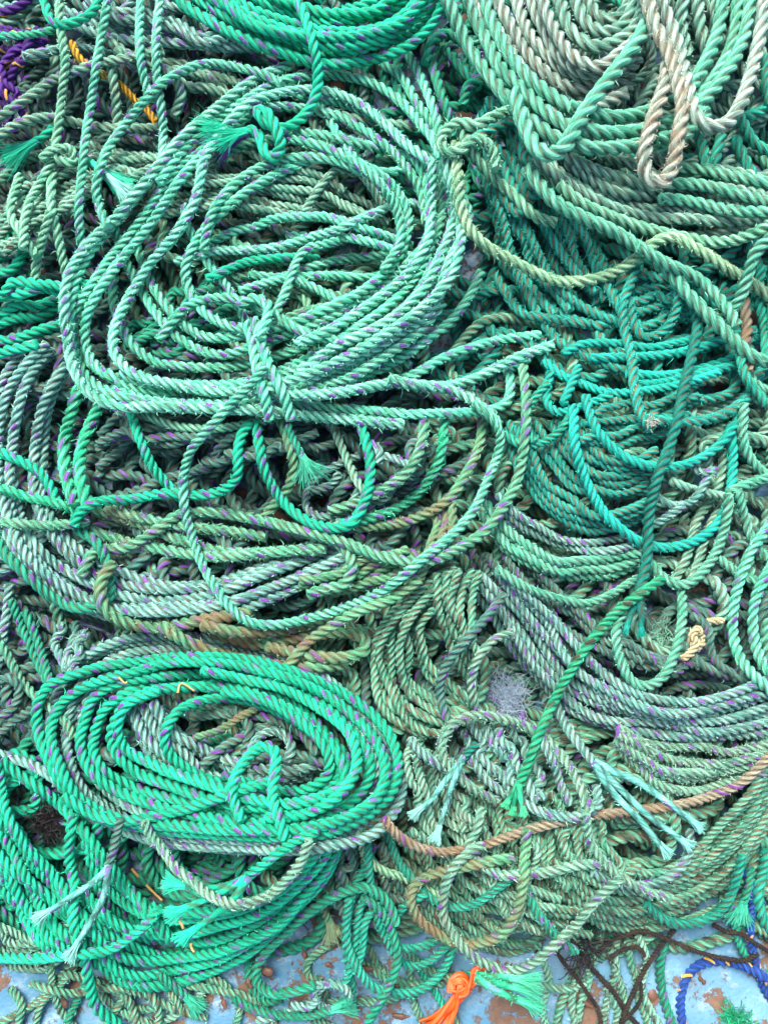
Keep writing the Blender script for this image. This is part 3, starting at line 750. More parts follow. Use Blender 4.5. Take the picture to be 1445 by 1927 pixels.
# right edge
coil('pale green ropes criss-crossing at the right edge', 'jade', 23, S('1402,760 1400,829 1420,874 1450,900'), S('1470,880 1440,898 1391,916 1370,925'), S('1388,925 1398,968 1414,1016 1440,1050'), S('1405,690 1420,720 1460,745'), S('1350,1050 1390,1080 1440,1100 1470,1100'))
rope('thick brown rope standing at the right edge', 'brown', 27, '1396,545 1402,580 1406,622 1400,660 1410,700', fuzz=.2)
coil('turquoise-green ropes packed along the right edge', 'tealclean', 24, S('1430,500 1425,560 1438,620 1440,680'), S('1455,470 1450,560 1455,640'), S('1390,640 1400,700 1440,760'))

# hanging pale loops
rope('green loop hanging below the dark teal tail', 'jade', 23, '1225,1064 1240,1085 1262,1095 1277,1105 1282,1140 1281,1175 1267,1237 1243,1278 1215,1292 1187,1282 1166,1244 1158,1190 1170,1160 1210,1140')
rope('pale green loop slung between the turquoise loops and the hanging green loop', 'jade', 23, '1215,1045 1229,1066 1256,1092 1291,1099 1326,1071 1353,1023 1366,975 1372,930')
coil('doubled bright mint rope falling at the right edge', 'mint', 25, S('1500,930 1450,985 1412,1037 1391,1089 1378,1150 1378,1192 1391,1237 1422,1275 1470,1315'), S('1490,1010 1445,1075 1422,1130 1418,1190 1430,1240 1470,1300'), fuzz=.15)
rope('cream rope tied in a small knot on the right', 'cream', 17, '1360,1168 1335,1170 1312,1182 1300,1200 1306,1216 1320,1212 1324,1196 1312,1184 1302,1196 1308,1212 1296,1230 1282,1240', fuzz=.7)
rope('short flecked grey rope bent over the cream knot', 'greydark', 20, '1300,1160 1322,1170 1335,1192 1336,1222 1350,1250 1380,1270')
rope('dark teal tail hanging down the right of the centre', 'darkteal', 26, '1300,560 1312,608 1302,667 1284,740 1272,800 1256,846 1232,909 1219,981 1218,1037 1206,1100 1198,1135',
     strands=('1200,1128 1188,1150 1178,1180', '1200,1130 1205,1155 1207,1182'), sl=22)
# lower centre right loops
rope('muddy brown rope crossing level at the lower right', 'brown', 21, '722,1540 740,1565 765,1585 800,1600 843,1604 895,1594 940,1578 990,1562 1050,1548 1118,1535 1190,1527 1274,1514 1343,1496 1395,1472 1436,1434 1470,1400')
coil('sage upright turns between the oval and the pale fuzzy loop', 'sage', 19, B(5, 3, '765,1400 772,1460 790,1530 820,1580', '850,1430 860,1480 890,1540 920,1570'))
coil('dark flecked turns under the pale fuzzy loop', 'grey', 22, B(4, 4, '865,1375 890,1434 920,1475 960,1510', '960,1360 985,1410 1010,1460 1020,1510'), S('985,1514 1031,1533 1090,1536 1123,1514 1121,1479'), fuzz=.6)
rope('flecked grey rope dropping from the pale fuzzy loop', 'grey', 22, '771,1389 791,1417 836,1446 870,1460')
rope('dusty flecked rope curling up at the centre right', 'greymoss', 21, '965,1190 930,1205 898,1240 885,1285 892,1325 905,1350', fuzz=.4)
rope('pale fuzzy flecked rope bent in a wide loop', 'greymoss', 23, '1110,1530 1094,1486 1066,1434 1031,1396 990,1368 930,1350 878,1352 840,1376 832,1415 854,1451 888,1483 935,1510', fuzz=1.3)
rope('flecked grey rope hooking right of the thin green rope end', 'grey', 21, '1014,1385 1042,1434 1057,1480 1075,1515')
rope('unlaid teal-grey rope with purple yarn left of the pale fuzzy loop', 'darkteal', 17, '895,1400 880,1415 868,1432', strands=('872,1425 843,1462 815,1500 791,1521', '870,1430 850,1480 838,1520 826,1560'), sl=34, skind='aqua', sD=14)
rope('pale flecked rope ending in three unlaid aqua strands', 'grey', 22, '1040,1310 1049,1332 1070,1375 1094,1406 1122,1440',
     strands=('1118,1436 1160,1455 1200,1472 1240,1500 1300,1545', '1118,1436 1150,1470 1180,1500 1215,1530 1280,1580', '1118,1436 1140,1475 1170,1512 1205,1550 1240,1588'), skind='aqua', sD=16, sl=34)
rope('flecked grey rope ringing the lower centre', 'greymoss', 22, '905,1520 896,1560 880,1600 905,1625 945,1645 985,1644 1030,1640 1080,1628 1130,1625', fuzz=.5)
rope('fuzzy grey rope trailing into the lower right crescent', 'greymoss', 21, '1100,1530 1104,1560 1112,1590 1135,1620 1170,1652 1215,1679 1262,1692', fuzz=1.)
rope('muddy khaki rope bent in an open loop at the lower centre', 'khaki', 23, '990,1560 988,1600 985,1655 971,1714 947,1755 906,1773 861,1773 819,1755 788,1728 774,1693 781,1665 812,1645 861,1634 920,1622 965,1615')
rope('pale flecked rope looping lowest towards the orange twine', 'greymoss', 22, '910,1590 888,1602 856,1631 836,1679 833,1721 850,1755 878,1790 916,1814 960,1824 995,1816 1035,1787 1083,1742 1125,1690 1170,1650', fuzz=.5)

rope('thin bright green rope slanting down from the dark teal tail', 'grass', 23, '1245,1090 1205,1118 1166,1147 1118,1199 1076,1261 1045,1313 1014,1382 992,1440 975,1480',
     strands=('978,1474 962,1492 955,1505', '976,1478 968,1505 966,1520', '976,1478 980,1500 982,1520'), sl=20, skind='grass', fuzz=.1)

# ------------------------------------------------------------------ middle left
coil('grey flecked coil spilling down the left side', 'grey', 25,
     B(8, 3, '130,690 98,750 84,840 82,930 120,1010 185,1062 260,1092 340,1100 420,1090 500,1062 580,1030 650,1000', '70,630 10,700 -20,830 -12,950 34,1056 104,1116 200,1160 320,1172 420,1158 520,1120 610,1080 680,1045'))
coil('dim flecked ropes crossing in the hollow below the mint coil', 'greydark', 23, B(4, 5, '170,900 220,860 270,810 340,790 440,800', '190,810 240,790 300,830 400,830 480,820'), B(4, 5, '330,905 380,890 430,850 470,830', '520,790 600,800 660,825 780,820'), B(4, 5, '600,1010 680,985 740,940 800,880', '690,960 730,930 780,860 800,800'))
rope('pale lime rope lying level just under the mint coil', 'palemint', 21, '262,775 290,788 329,801 398,806 470,797 520,790', fuzz=.3)
coil('small grey flecked rope loops tangled in the hollow', 'grey', 21, S('675,858 640,872 605,890 580,925 578,955 600,972 640,968 668,940 678,920'), S('640,890 620,915 585,925'), S('690,870 720,858 755,868 775,880'), S('700,835 715,850 712,872'), fuzz=.3)
rope('pale brown-flecked rope dipping into the hollow', 'sage', 21, '622,795 634,820 655,870 672,905 690,930')
rope('brown-stained rope hanging under the tie of the mint coil', 'khaki', 25, '525,780 535,805 546,846 552,890 540,925 510,960 490,985')
coil('moss green rolls right under the muddy loops', 'khaki', 22, B(4, 3, '590,1120 680,1110 760,1080 830,1040', '560,1090 640,1075 700,1060 760,1030'), B(3, 3, '760,1120 800,1060 820,1000 810,960', '800,1060 850,1000 860,950'), fuzz=.3)
coil('flattened muddy coil left of centre with fuzzy turns', 'mintdirt', 26,
     S('180,960 260,985 346,1018 415,1038 500,1040 570,1036 620,1015 645,985'),
     S('170,1000 240,1020 310,1036 381,1047 450,1045 530,1038 610,1030'),
     S('200,960 260,975 340,990 420,1000 500,1010'), fuzz=1.4)
rope('muddy mint rope turning back in a tight bend', 'mintdirt', 27, '155,1085 180,1040 242,1030 294,997 335,970 395,964 460,972 520,985 580,1004 629,1018 655,1042 662,1072 645,1100 610,1108 580,1118')
rope('deep green rope bending down at the left of the muddy coil', 'deepgreen', 24, '138,985 152,1000 176,1015 194,1040 205,1080 208,1120 195,1145')
rope('emerald rope sloping down the left edge into the muddy coil', 'deepgreen', 25, '-15,985 5,1030 50,1080 95,1120 140,1142 178,1140 200,1120')
rope('emerald rope coming in from the left edge above the level ones', 'emerald', 24, '-30,845 0,850 42,867 76,891 100,926 108,950')
rope('upper fuzzy green rope reaching in from the left edge', 'fuzzgreen', 24, '-30,910 0,917 52,935 104,948 140,960 165,985')
rope('lower fuzzy green rope reaching in from the left edge', 'mintdirt', 24, '-30,975 0,981 69,988 131,985 165,975', fuzz=1.2)
coil('two fuzzy emerald turns standing at the left of the hollow', 'fuzzgreen', 29, S('160,705 142,755 124,825 127,898 140,950'), S('205,730 182,777 155,846 152,898 165,950'))
rope('emerald rope sloping through the hollow from the mint coil', 'emerald', 24, '236,740 244,770 262,825 287,878 318,916 345,945')
coil('grey-green loops on the right of the hollow', 'mintdirt', 26, S('798,780 794,835 768,888 722,923 670,948 620,960'), fuzz=.8)
rope('wide brown-stained loop right of the hollow', 'khaki', 25, '908,780 903,836 878,891 843,940 805,966 757,984 688,992 620,992')
rope('fuzzy emerald loop right of the hollow', 'fuzzgreen', 25, '836,780 829,846 809,898 774,940 722,968 674,981 640,985')
rope('dark green rope sweeping round from the right of the mint coil', 'mintdirt', 26, '985,690 990,760 987,829 972,905 947,954 912,999 861,1033 812,1054 760,1056 700,1044 640,1020 570,1000 500,980', fuzz=.3)
rope('long emerald rope winding level then in a deep U', 'emerald', 25, '140,990 150,966 180,948 242,942 311,928 363,933 415,926 446,898 450,840 462,806 480,795 488,830 498,880 520,925 550,960 585,985 625,995 662,985 688,943 696,881 684,815 672,785')
rope('emerald rope end brushed out in the hollow', 'deepgreen', 20, '540,800 555,830 570,860', fray=58, spread=.9)

# ------------------------------------------------------------------ upper left
rope('purple rope with yellow flecks top of the purple bundle', 'purple', 24, '-40,40 0,25 40,10 80,-30', group='purple ropes in the top left corner')
coil('purple rope bundle with yellow flecks in the top left corner', 'purple', 22, B(6, 4, '-40,60 10,50 50,60 85,100', '-40,200 0,180 30,140 70,50'), B(4, 3, '-20,120 10,150 40,180 50,230', '-40,230 -10,240 20,250'), fuzz=.1)
coil('grey flecked hank running right from the top left', 'grey', 26, B(5, 4, '120,35 208,70 311,88 400,92 500,90', '190,-10 260,20 340,50 420,68 500,72'), S('45,105 90,98 130,90 200,100'), fuzz=.5)
rope('thick yellow rope glimpsed between the standing mint ropes', 'yellow', 19, '136,80 150,110 185,135 225,160 256,190 284,215 295,232')
coil('fuzzy grey turns behind the standing mint ropes', 'greymoss', 26, B(4, 4, '200,90 260,100 350,120 440,150 520,190', '260,130 330,150 410,180 470,210'), S('330,140 338,180 330,220'), S('210,130 218,180 222,240'), S('560,170 620,210 700,230 790,240'), S('580,210 600,250 612,290'), fuzz=.6)
coil('sandy grey ropes arching across the upper left', 'greymoss', 25, S('-40,250 0,221 69,176 111,147 173,123 242,107 310,98'), S('-40,275 0,254 35,232 86,221 156,235 230,242 300,240'), fuzz=.3)
rope('teal-green rope running level from the purple bundle', 'fuzzgreen', 21, '-40,78 0,70 50,66 95,58 120,50', fuzz=.4)
rope('dark green rope end brushed out at the left edge', 'emerald', 22, '100,240 85,255 70,265', fray=100, spread=.35, fuzz=0)
coil('brown-flecked pale ropes in the upper left tangle', 'sage', 22, B(6, 5, '-20,420 40,370 90,330 160,310 240,300', '0,480 60,440 110,400 160,370'), B(5, 5, '180,280 260,290 340,300 420,300', '190,330 260,330 340,340 400,350'))
coil('pale ropes slanting steeply at the left edge', 'palemint', 23, S('0,340 35,308 80,288 110,285 140,300'), S('105,290 100,320 97,385 107,432 118,484 125,520'), S('95,400 84,440 70,500 68,530'), S('40,330 20,400 40,440 70,480'), S('100,300 80,340 50,400 45,470'), fuzz=.8)
rope('pale mint rope tied in a fuzzy knot at the upper left', 'palemint', 24, '112,-30 114,40 121,104 118,173 111,242 106,280 112,300 140,305 130,280 95,285 80,300', fuzz=.8)
rope('teal-green loop dipping in from the top left edge', 'emerald', 25, '70,-30 85,5 96,34 118,46 145,42 168,30 184,8 190,-30')
rope('green rope end brushed out below the upper left knot', 'emerald', 20, '150,290 165,300 175,308', fray=110, spread=.25, fuzz=0)
rope('aqua rope end brushed out beneath the standing ropes', 'aqua', 18, '180,318 195,325 205,332', fray=80, spread=.3, fuzz=0)
# inside of the mint coil
coil('pale brown-flecked strands showing inside the mint coil', 'sage', 21, B(6, 4, '330,330 400,330 480,335 560,340 640,365 740,410', '300,400 400,395 500,402 600,412 700,425'), S('470,290 520,310 560,320 600,330 650,360'), B(3, 4, '640,300 700,340 760,390', '500,240 560,260 640,290'), S('573,400 598,356 632,320 667,322 695,349 720,385'), fuzz=.2)
coil('dim green ropes deep inside the mint coil', 'deepgreen', 23, B(5, 5, '220,640 280,600 350,560 420,540', '280,660 360,650 430,620 520,600'), S('340,600 360,560 400,545 430,560'))
coil('mossy ropes lying deep across the mint coil', 'mintdirt', 23, B(4, 5, '390,520 470,540 560,560 650,580', '380,440 460,460 560,470 680,450'), B(4, 4, '520,640 580,660 660,690 760,700', '560,600 640,610 720,640 800,660'), fuzz=.3)
coil('emerald bundle entering level from the left edge', 'emerald', 26, B(4, 3, '-40,612 0,602 60,590 130,572 190,560', '-40,550 0,543 60,530 120,526 200,530'), S('-40,640 20,640 80,620 150,600'), S('-40,680 20,660 70,650'), fuzz=.1)
VG = 'mint ropes standing on the upper left'
rope('long standing mint rope that passes left of the big coil', 'mint', 23, '208,-30 204,0 194,52 183,121 174,180 163,249 156,311 149,381 150,422 156,470 165,500', group=VG)
rope('shorter standing mint rope right of the long one', 'mint', 23, '268,-30 266,0 263,52 266,114 276,163 285,190', group=VG)
rope('standing fuzzy mint rope furthest right', 'mintfuzz', 24, '304,-30 301,0 294,69 297,138 303,194 308,242 309,290 312,320', group=VG, fuzz=.7)
rope('long straight mint rope slanting inside the mint coil', 'mint', 23, '350,385 352,420 367,449 391,494 426,536 450,574 470,625')
LM = 'mint flecked strands crossing inside the big coil'
for lab, k, pth in [
 ('upper mint strand arching across the inside of the big coil', 'mint', '395,458 445,435 480,428 515,411 567,406 618,408 646,418 688,432 729,445 775,462'),
 ('emerald strand lying level inside the big coil', 'emerald', '390,525 450,500 480,491 549,484 600,487'),
 ('mint strand running level in the middle of the big coil', 'mint', '470,517 532,523 594,500 653,487 722,480 760,475'),
 ('low mint strand running level under the crossing one', 'mint', '450,550 480,540 525,528 580,521 636,519 695,522 740,514'),
 ('mint strand sloping down to the right inside the big coil', 'mint', '540,445 600,446 660,449 705,460 743,473 790,488'),
 ('short mint strand slanting to the lower right inside the big coil', 'mint', '545,525 594,543 629,563 670,580'),
 ('dusty strand arching low inside the big coil', 'mintdirt', '525,604 584,584 636,577 690,584'),
 ('lowest mint strand above the tie of the big coil', 'mint', '500,634 560,630 610,622 650,604'),
 ('long mint strand swooping across the big coil to its right rim', 'mintfuzz', '330,490 400,472 480,470 532,463 584,446 636,432 688,408 739,387 774,383 810,402'),
 ('mint strand hanging diagonally across the others', 'mint', '640,452 608,460 575,470 555,500 540,545 517,595 496,632 480,650')]:
    rope(lab, k, 23, pth, group=LM)

# ------------------------------------------------------------------ the big mint coil
coil('big mint coil with purple flecks lying over the upper left', 'mint', 25,
  S('598,190 625,235 650,275 680,310 729,325 777,312 815,308'),
  S('720,120 757,145 785,194 819,248 828,300'), S('767,104 791,145 817,208 828,270'),
  S('533,248 580,253 636,260 705,277 764,294 815,310'),
  S('250,440 270,500 290,545 315,580 340,607 380,630 433,634 490,622'),
  S('215,430 235,490 262,540 290,585 329,629 374,657 415,667 470,655 540,632 620,598 720,538 790,472 822,400 830,330 818,290'),
  S('215,520 214,570 228,610 250,650 294,681 346,690 398,692 467,684 540,662 630,622 710,572 785,500 822,440 836,380 834,310'),
  S('300,740 400,755 500,735 580,700 650,665 725,618 805,555 842,490 852,430 846,370 838,300'),
  S('400,775 480,755 560,730 674,709 729,688 791,650 843,608 871,574 890,545 905,512'),
  S('470,750 560,745 660,735 770,709 826,678 878,657 950,640 1015,630'),
  S('560,150 500,183 433,239 381,284 332,320 277,401 215,477 173,536 145,581 138,629 152,667 194,702 260,733 340,747 430,747 540,757 650,770 760,778 860,778 920,772 955,755 960,715 950,690'),
  B(2, 2, '470,165 398,225 335,275 285,340 225,412 175,470 145,530 136,590 142,660 172,715 240,745 330,752', '500,195 425,250 372,300 330,350 290,410 240,470 195,530 165,580 160,640 185,690 240,715 320,730'),
  B(4, 2, '235,695 300,722 400,722 500,705 600,665 700,600 780,530 815,440', '200,740 280,756 380,768 480,762 580,735 680,695 780,635 850,560'),
  S('590,300 520,330 440,380 380,440 350,510 370,570 430,610 520,615 610,585 690,540 750,480 770,410 740,350 680,310 610,298'),
  S('700,330 620,300 530,300 450,340 400,400 385,470'),
  S('470,205 540,200 620,215 690,250 750,300 790,360 800,420'),
  S('410,300 470,270 550,262 630,285 700,330 745,390 755,450 720,510'),
  S('300,640 350,580 420,560 500,580 560,620 640,640 720,620'),
  S('560,180 640,190 710,225 765,280 800,340 812,400'),
  S('828,300 815,263 791,233 757,194 715,163 660,145 608,142 545,150 500,168 440,205 398,235 340,290 300,345'),
  fuzz=.7)
coil('fuzzy mint outer turns of the big upper left coil', 'mintfuzz', 27,
  S('545,122 480,150 398,215 329,273 280,335 221,408 166,463 131,518 121,574 128,629 138,691 163,735 210,762 300,765 420,770 540,778 650,790 760,797'),
  S('815,308 790,290 757,266 715,225 674,194 615,173 570,170 520,178 470,195 420,245 385,300 375,350 365,385 325,449 287,494 242,563 218,615 215,657 235,691 277,716 329,726 400,735 480,737 600,742 740,722 826,728 878,719 930,695 980,670 1040,648'),
  B(3, 4, '812,300 815,380 806,450 765,520 700,575 620,620 540,660', '852,320 868,400 862,480 825,560 750,630 660,685 560,722'),
  S('729,712 774,726 843,735 880,748 915,775 940,800'),
  S('835,290 850,350 866,420 864,470 845,525 800,575 720,632 640,680 560,712 480,740'))
rope('thin mint rope arched over the top left of the big coil', 'mint', 24, '205,425 190,395 181,355 195,300 242,225 284,176 329,142 381,121 450,126 500,142 530,160')
coil('tie wound round the waist of the big mint coil', 'mint', 27, S('465,610 476,650 484,700 498,748 508,792'), S('480,600 492,645 506,690 528,735 548,790'), S('450,575 480,560 505,575 500,610 490,640'), fuzz=.5)
coil('muddy mint turns ending in a brown bend right of centre', 'khaki', 28,
     S('215,1060 192,1095 192,1135 222,1165 275,1180 330,1178 400,1165 470,1150'),
     S('300,1178 346,1206 398,1228 470,1243 560,1255 640,1250'),
     S('400,1190 480,1212 540,1205 601,1194 653,1190 684,1202 686,1222 660,1235 620,1238 560,1228 500,1215'),
     S('380,1178 440,1190 520,1188 590,1172 660,1150'), fuzz=.5)
rope('long mint rope looping down over the muddy coil and round to the right', 'mint', 23, '500,690 470,725 436,760 391,805 360,846 346,898 349,961 363,1009 381,1061 401,1099 430,1140 470,1172 520,1176 580,1164 650,1143 705,1120 750,1092 800,1050 848,1010 890,960 918,905 938,850 940,812 922,784 890,760', fuzz=.35)
rope('cut end of mint rope lying over the top of the emerald oval', 'khaki', 25, '790,1090 740,1125 680,1148 630,1175 578,1208 548,1245 524,1284', fuzz=.3)

# ------------------------------------------------------------------ emerald oval
coil('bright emerald flecked oval coil at the lower left', 'emerald', 25,
 O('330,1285 250,1298 200,1330 180,1375 178,1420 200,1455 260,1485 350,1508 450,1528 560,1528 630,1508 660,1465 650,1430 620,1390 580,1345 520,1310 430,1285'),
 O('433,1312 363,1327 329,1348 311,1382 318,1417 353,1448 415,1475 490,1495 570,1498 632,1472 640,1440 605,1395 560,1360 500,1328'),
 O('350,1295 270,1305 230,1335 210,1385 225,1425 260,1455 320,1478 400,1505 500,1518 590,1508 648,1475 640,1430 600,1380 560,1345 500,1315 430,1296'),
 O('240,1248 160,1263 95,1290 72,1330 76,1389 102,1448 140,1498 200,1540 300,1560 420,1570 540,1573 640,1558 700,1528 740,1488 750,1440 735,1385 690,1335 640,1302 560,1267 470,1242 350,1236'),
 O('300,1275 215,1290 178,1315 160,1360 152,1400 168,1446 210,1482 280,1512 370,1535 470,1550 570,1545 650,1518 690,1472 690,1420 650,1367 600,1324 530,1287 440,1268'),
 O('250,1262 160,1292 112,1330 97,1385 112,1440 145,1500 215,1538 330,1555 450,1562 570,1560 665,1532 715,1490 725,1440 705,1390 655,1338 600,1302 520,1270 420,1250 320,1248'),
  S('300,1300 240,1325 222,1370 235,1410 290,1440 370,1468 460,1500 540,1515 610,1500'),
  S('380,1262 460,1278 540,1300 610,1340 660,1385 672,1440 640,1495 580,1530 500,1540'),
  S('420,1300 500,1322 570,1362 615,1412 618,1455 570,1485 490,1480 420,1460'),
  S('120,1500 180,1535 240,1545 320,1530 390,1508 440,1490 520,1470'), fuzz=.12)
rope('grey flecked rope hooked over the inside of the oval', 'grey', 22, '470,1430 478,1400 495,1382 520,1376 542,1390 548,1412 538,1435', fuzz=.3)
rope('emerald tie looped round the right half of the oval', 'emerald', 25, '455,1545 442,1515 436,1490 442,1465 457,1437 480,1412 502,1403 518,1415 518,1450 513,1500 525,1537 538,1578', fuzz=.1)
rope('emerald rope ending in three brushed-out strands below the oval', 'emerald', 22, '600,1565 560,1582 520,1608 490,1632 462,1655', strands=('466,1652 430,1668 390,1674 350,1670', '466,1652 430,1672 395,1692 355,1712', '466,1652 440,1690 405,1722 370,1748'), sD=17, sl=54, fuzz=.1)
rope('teal-grey rope ending in two pale strands at the lower left', 'greydark', 20, '228,1540 221,1565 214,1596 203,1635', strands=('205,1632 180,1658 140,1686 95,1715', '205,1632 196,1680 170,1735 148,1775'), skind='aqua', sD=15, sl=42)
rope('sandy rope lying across the lower left coil', 'greymoss', 22, '272,1545 285,1575 304,1598 332,1634 363,1655 398,1686 445,1702 500,1688 540,1655 566,1620 580,1580', fuzz=.6)
# ------------------------------------------------------------------ top centre emerald hank
coil('bright emerald hank hanging from the top edge', 'emerald', 28,
 B(9, 2.5, '470,-40 520,0 560,20 640,22 720,12 780,-40', '310,-40 340,5 400,45 460,72 530,100 600,118 660,120 720,105 780,75 825,30 850,-40'),
 S('400,-40 430,10 470,45 540,65 620,70 700,62 760,40 800,-10'), fuzz=.15)
rope('emerald rope pulled out of the top hank and knotted with a brushed-out end', 'emerald', 29, '550,-40 560,0 577,42 590,86 598,121 599,156 588,194 567,221 537,240 510,238 492,222 488,210 505,215 522,245 528,275 514,294 498,282 490,258 478,246 462,250', fray=98, spread=.62, fcols='purple', lift=.006, fuzz=.08)

# ------------------------------------------------------------------ upper right: sage sweep
coil('dark green ropes sunk in the gap left of the thick hank', 'deepgreen', 27, S('830,60 812,110 828,170 848,230 855,260'), S('802,120 815,78 843,66 878,90 892,140 885,190'), S('840,100 870,130 900,165'), S('870,200 880,165 910,150 930,160'), fuzz=.3)
coil('blue-green ropes squeezed between the knot and the thick hank', 'teal', 27, B(4, 4, '890,235 920,300 945,370 980,420', '930,190 980,260 1000,300 1060,350'), S('900,260 940,235 985,222'), fuzz=.5)
coil('teal ropes showing at the right edge beside the thick hank', 'tealclean', 28, S('1380,260 1400,300 1430,350 1470,380'), S('1310,240 1325,290 1330,340'), S('1355,260 1345,310 1350,340'), S('1470,190 1420,215 1370,225'), S('1440,110 1440,160 1450,200'), S('1470,300 1420,270 1390,220'), fuzz=.2)
coil('broad pale green sweep below the thick hank', 'ashgreen', 29, B(7, 3, '1030,280 1090,315 1160,345 1240,365 1320,360 1470,372', '1050,330 1110,370 1190,400 1260,412 1340,410 1470,395'), B(8, 3, '1000,310 1060,365 1120,400 1190,425 1260,440 1350,445 1470,420', '1040,250 1100,290 1170,315 1240,330 1320,320 1380,335 1480,360'), fuzz=.2)
coil('bright green top turns of the sweep at the right', 'jade', 30, S('1260,318 1310,318 1370,332 1480,352'), S('1250,345 1320,348 1390,368 1480,392'), S('1240,372 1310,380 1380,398 1480,400'), fuzz=.15)
rope('pale green rope draped lowest below the sweep', 'palemint', 30, '1050,345 1095,385 1139,406 1190,424 1245,440 1300,452 1345,457 1390,450 1480,408', fuzz=.3)
# knot and long ropes
rope('yellowish pale rope draped in a long swag on the upper right', 'lime', 29, '858,270 860,330 864,387 882,430 915,463 964,491 1005,512 1049,529 1101,530 1153,515 1201,484 1232,456 1263,446 1308,466 1360,501 1405,529 1470,572')
rope('pale green rope running down from the knot', 'palemint', 29, '870,250 890,290 922,330 965,368 1007,408 1045,420', fuzz=.4)
rope('pale green rope rising at the right edge from the long diagonal', 'jade', 30, '1500,425 1445,452 1419,477 1405,518 1391,560 1372,590 1350,605', fuzz=.2)
rope('long pale green rope running diagonally to the right edge', 'jade', 31, '990,320 1042,378 1094,408 1153,435 1208,470 1250,505 1300,560 1343,605 1377,640 1412,670 1480,695', fuzz=.25)
rope('second diagonal pale green rope lying along the first', 'jade', 30, '1200,466 1256,496 1308,520 1345,552 1372,588 1385,615', fuzz=.25)
rope('pale green rope bent in a fuzzy knot at the upper centre', 'palemint', 30, '990,205 955,212 925,222 895,236 866,232 842,244 828,266 838,284 864,282 886,262 908,266 925,292 930,320', lift=.004, fuzz=2.)

# ------------------------------------------------------------------ thick hank, top right
coil('inner dark turns of the thick hank', 'ashgreen', 32, S('1100,-40 1110,10 1128,36 1155,38 1180,14 1190,-40'), S('1075,-40 1085,12 1105,50 1140,62 1175,45 1205,-10'), S('1045,-40 1056,10 1078,62 1120,88 1166,74 1198,45 1218,-20'), S('1320,-40 1312,20 1322,80 1335,110'), S('1350,-40 1345,20 1352,90'), S('1290,-40 1280,40 1290,110'), fuzz=.4)
coil('thick pale hank hanging at the top right', 'ash', 32,
 B(7, 2, '890,-40 935,60 975,120 1030,165 1080,185 1140,182 1195,160', '1015,-40 1035,35 1072,95 1112,120 1165,112 1215,70'), S('1040,205 1085,205 1120,200 1180,180'), fuzz=.35)
coil('green outer turns of the thick hank', 'jade', 33,
 B(3, 2, '836,-40 865,50 905,125 950,180 985,215 1030,250 1070,280', '905,-40 925,40 960,105 1005,158 1050,195 1090,222'),
 S('1070,200 1150,218 1230,205 1300,180'), S('1085,240 1150,252 1210,248 1280,220 1330,165 1372,90 1392,-40'), S('1060,268 1130,282 1200,275 1260,265'), S('1280,192 1325,120 1352,50 1362,-40'), S('1290,225 1350,160 1395,80 1418,-40'), S('1230,262 1290,250 1330,210'), fuzz=.25)
rope('thick grey-white rope hanging in a U at the top right', 'ash', 33, '1222,-60 1245,10 1270,70 1286,138 1296,180 1310,222 1336,240 1367,232 1391,201 1412,138 1428,69 1442,-50', fuzz=.4)
rope('thick green rope folded back to a point at the hank', 'jade', 37, '965,175 980,225 1000,270 1020,288 1043,288 1064,272 1085,235 1118,187 1166,125 1205,70 1225,20', fuzz=.2)
rope('thick sandy bight hanging over the hank', 'sand', 35, '1258,120 1250,165 1232,215 1218,265 1212,311 1224,341 1248,346 1266,318 1277,260 1284,208 1277,156 1258,93 1232,42 1205,-50', lift=.004)

# ------------------------------------------------------------------ odds and ends
def tangle(name, label, cat, px, py, R, n, ln, col, wd=.0006, seed=0, flat=.5):
    """one clump of loose curled fibres"""
    ci, cj = cells(np.array([px]), np.array([py])); h = H[int(ci[0]), int(cj[0])]
    c = spot(px, py, h); K = (CAM[2] - h) / CT / FPX
    mb = MB(); r2 = np.random.default_rng(seed)
    for i in range(n):
        a = r2.normal(0, R * K * .45, 3) * [1, .75, flat * .4]; d = r2.normal(0, 1, 3) * [1, 1, flat]; d /= np.linalg.norm(d)
        pts = [c + a + [0, 0, .004]]
        for s_ in range(9):
            d = d + r2.normal(0, .38, 3) * [1, 1, flat]; d /= np.linalg.norm(d)
            pts.append(pts[-1] + d * ln * K / 9)
        p = np.array(pts); p[:, 2] = np.maximum(p[:, 2], h - .004)
        T = np.gradient(p, axis=0); A = np.cross(T, [0, 0, 1.]); A /= np.linalg.norm(A, axis=1)[:, None] + 1e-9; Bn = np.cross(A, T); Bn /= np.linalg.norm(Bn, axis=1)[:, None] + 1e-9
        V = np.stack([p + (A * math.cos(k * 2.094) + Bn * math.sin(k * 2.094)) * wd for k in range(3)], 1).reshape(-1, 3)
        q = np.arange(9)[:, None]; k = np.arange(3)[None]; k2 = (k + 1) % 3
        F = np.stack([q * 3 + k, q * 3 + k2, q * 3 + 3 + k2, q * 3 + 3 + k], -1).reshape(-1, 4)
        mb.add(V, F, np.tile(r2.uniform(0, 9, (1, 1, 2)), (len(F), 4, 1)))
    return tag(mb.build(name, [col]), label, cat)
tangle('lint_clump', 'blue-grey clump of net lint caught among the centre right ropes', 'lint', 948, 1312, 42, 300, 40, fibre_mat('lint_fibre', (150, 172, 190)), .0003, 3, .2)
tangle('fibre_clump', 'black bristly clump of fibre at the left below the oval', 'fibre clump', 98, 1548, 34, 260, 28, fibre_mat('black_fibre', (30, 26, 28)), .0005, 4)
tangle('fibre_clump', 'black stringy clump of cord fibre on the sheet at the lower right', 'fibre clump', 1100, 1782, 34, 90, 46, fibre_mat('tar_fibre', (50, 46, 48)), .0006, 5)
tangle('fibre_clump', 'wispy green fibre clump on the ropes left of the cream knot', 'fibre clump', 1240, 1200, 26, 40, 40, fibre_mat('green_fibre', (120, 180, 150)), .0004, 6)
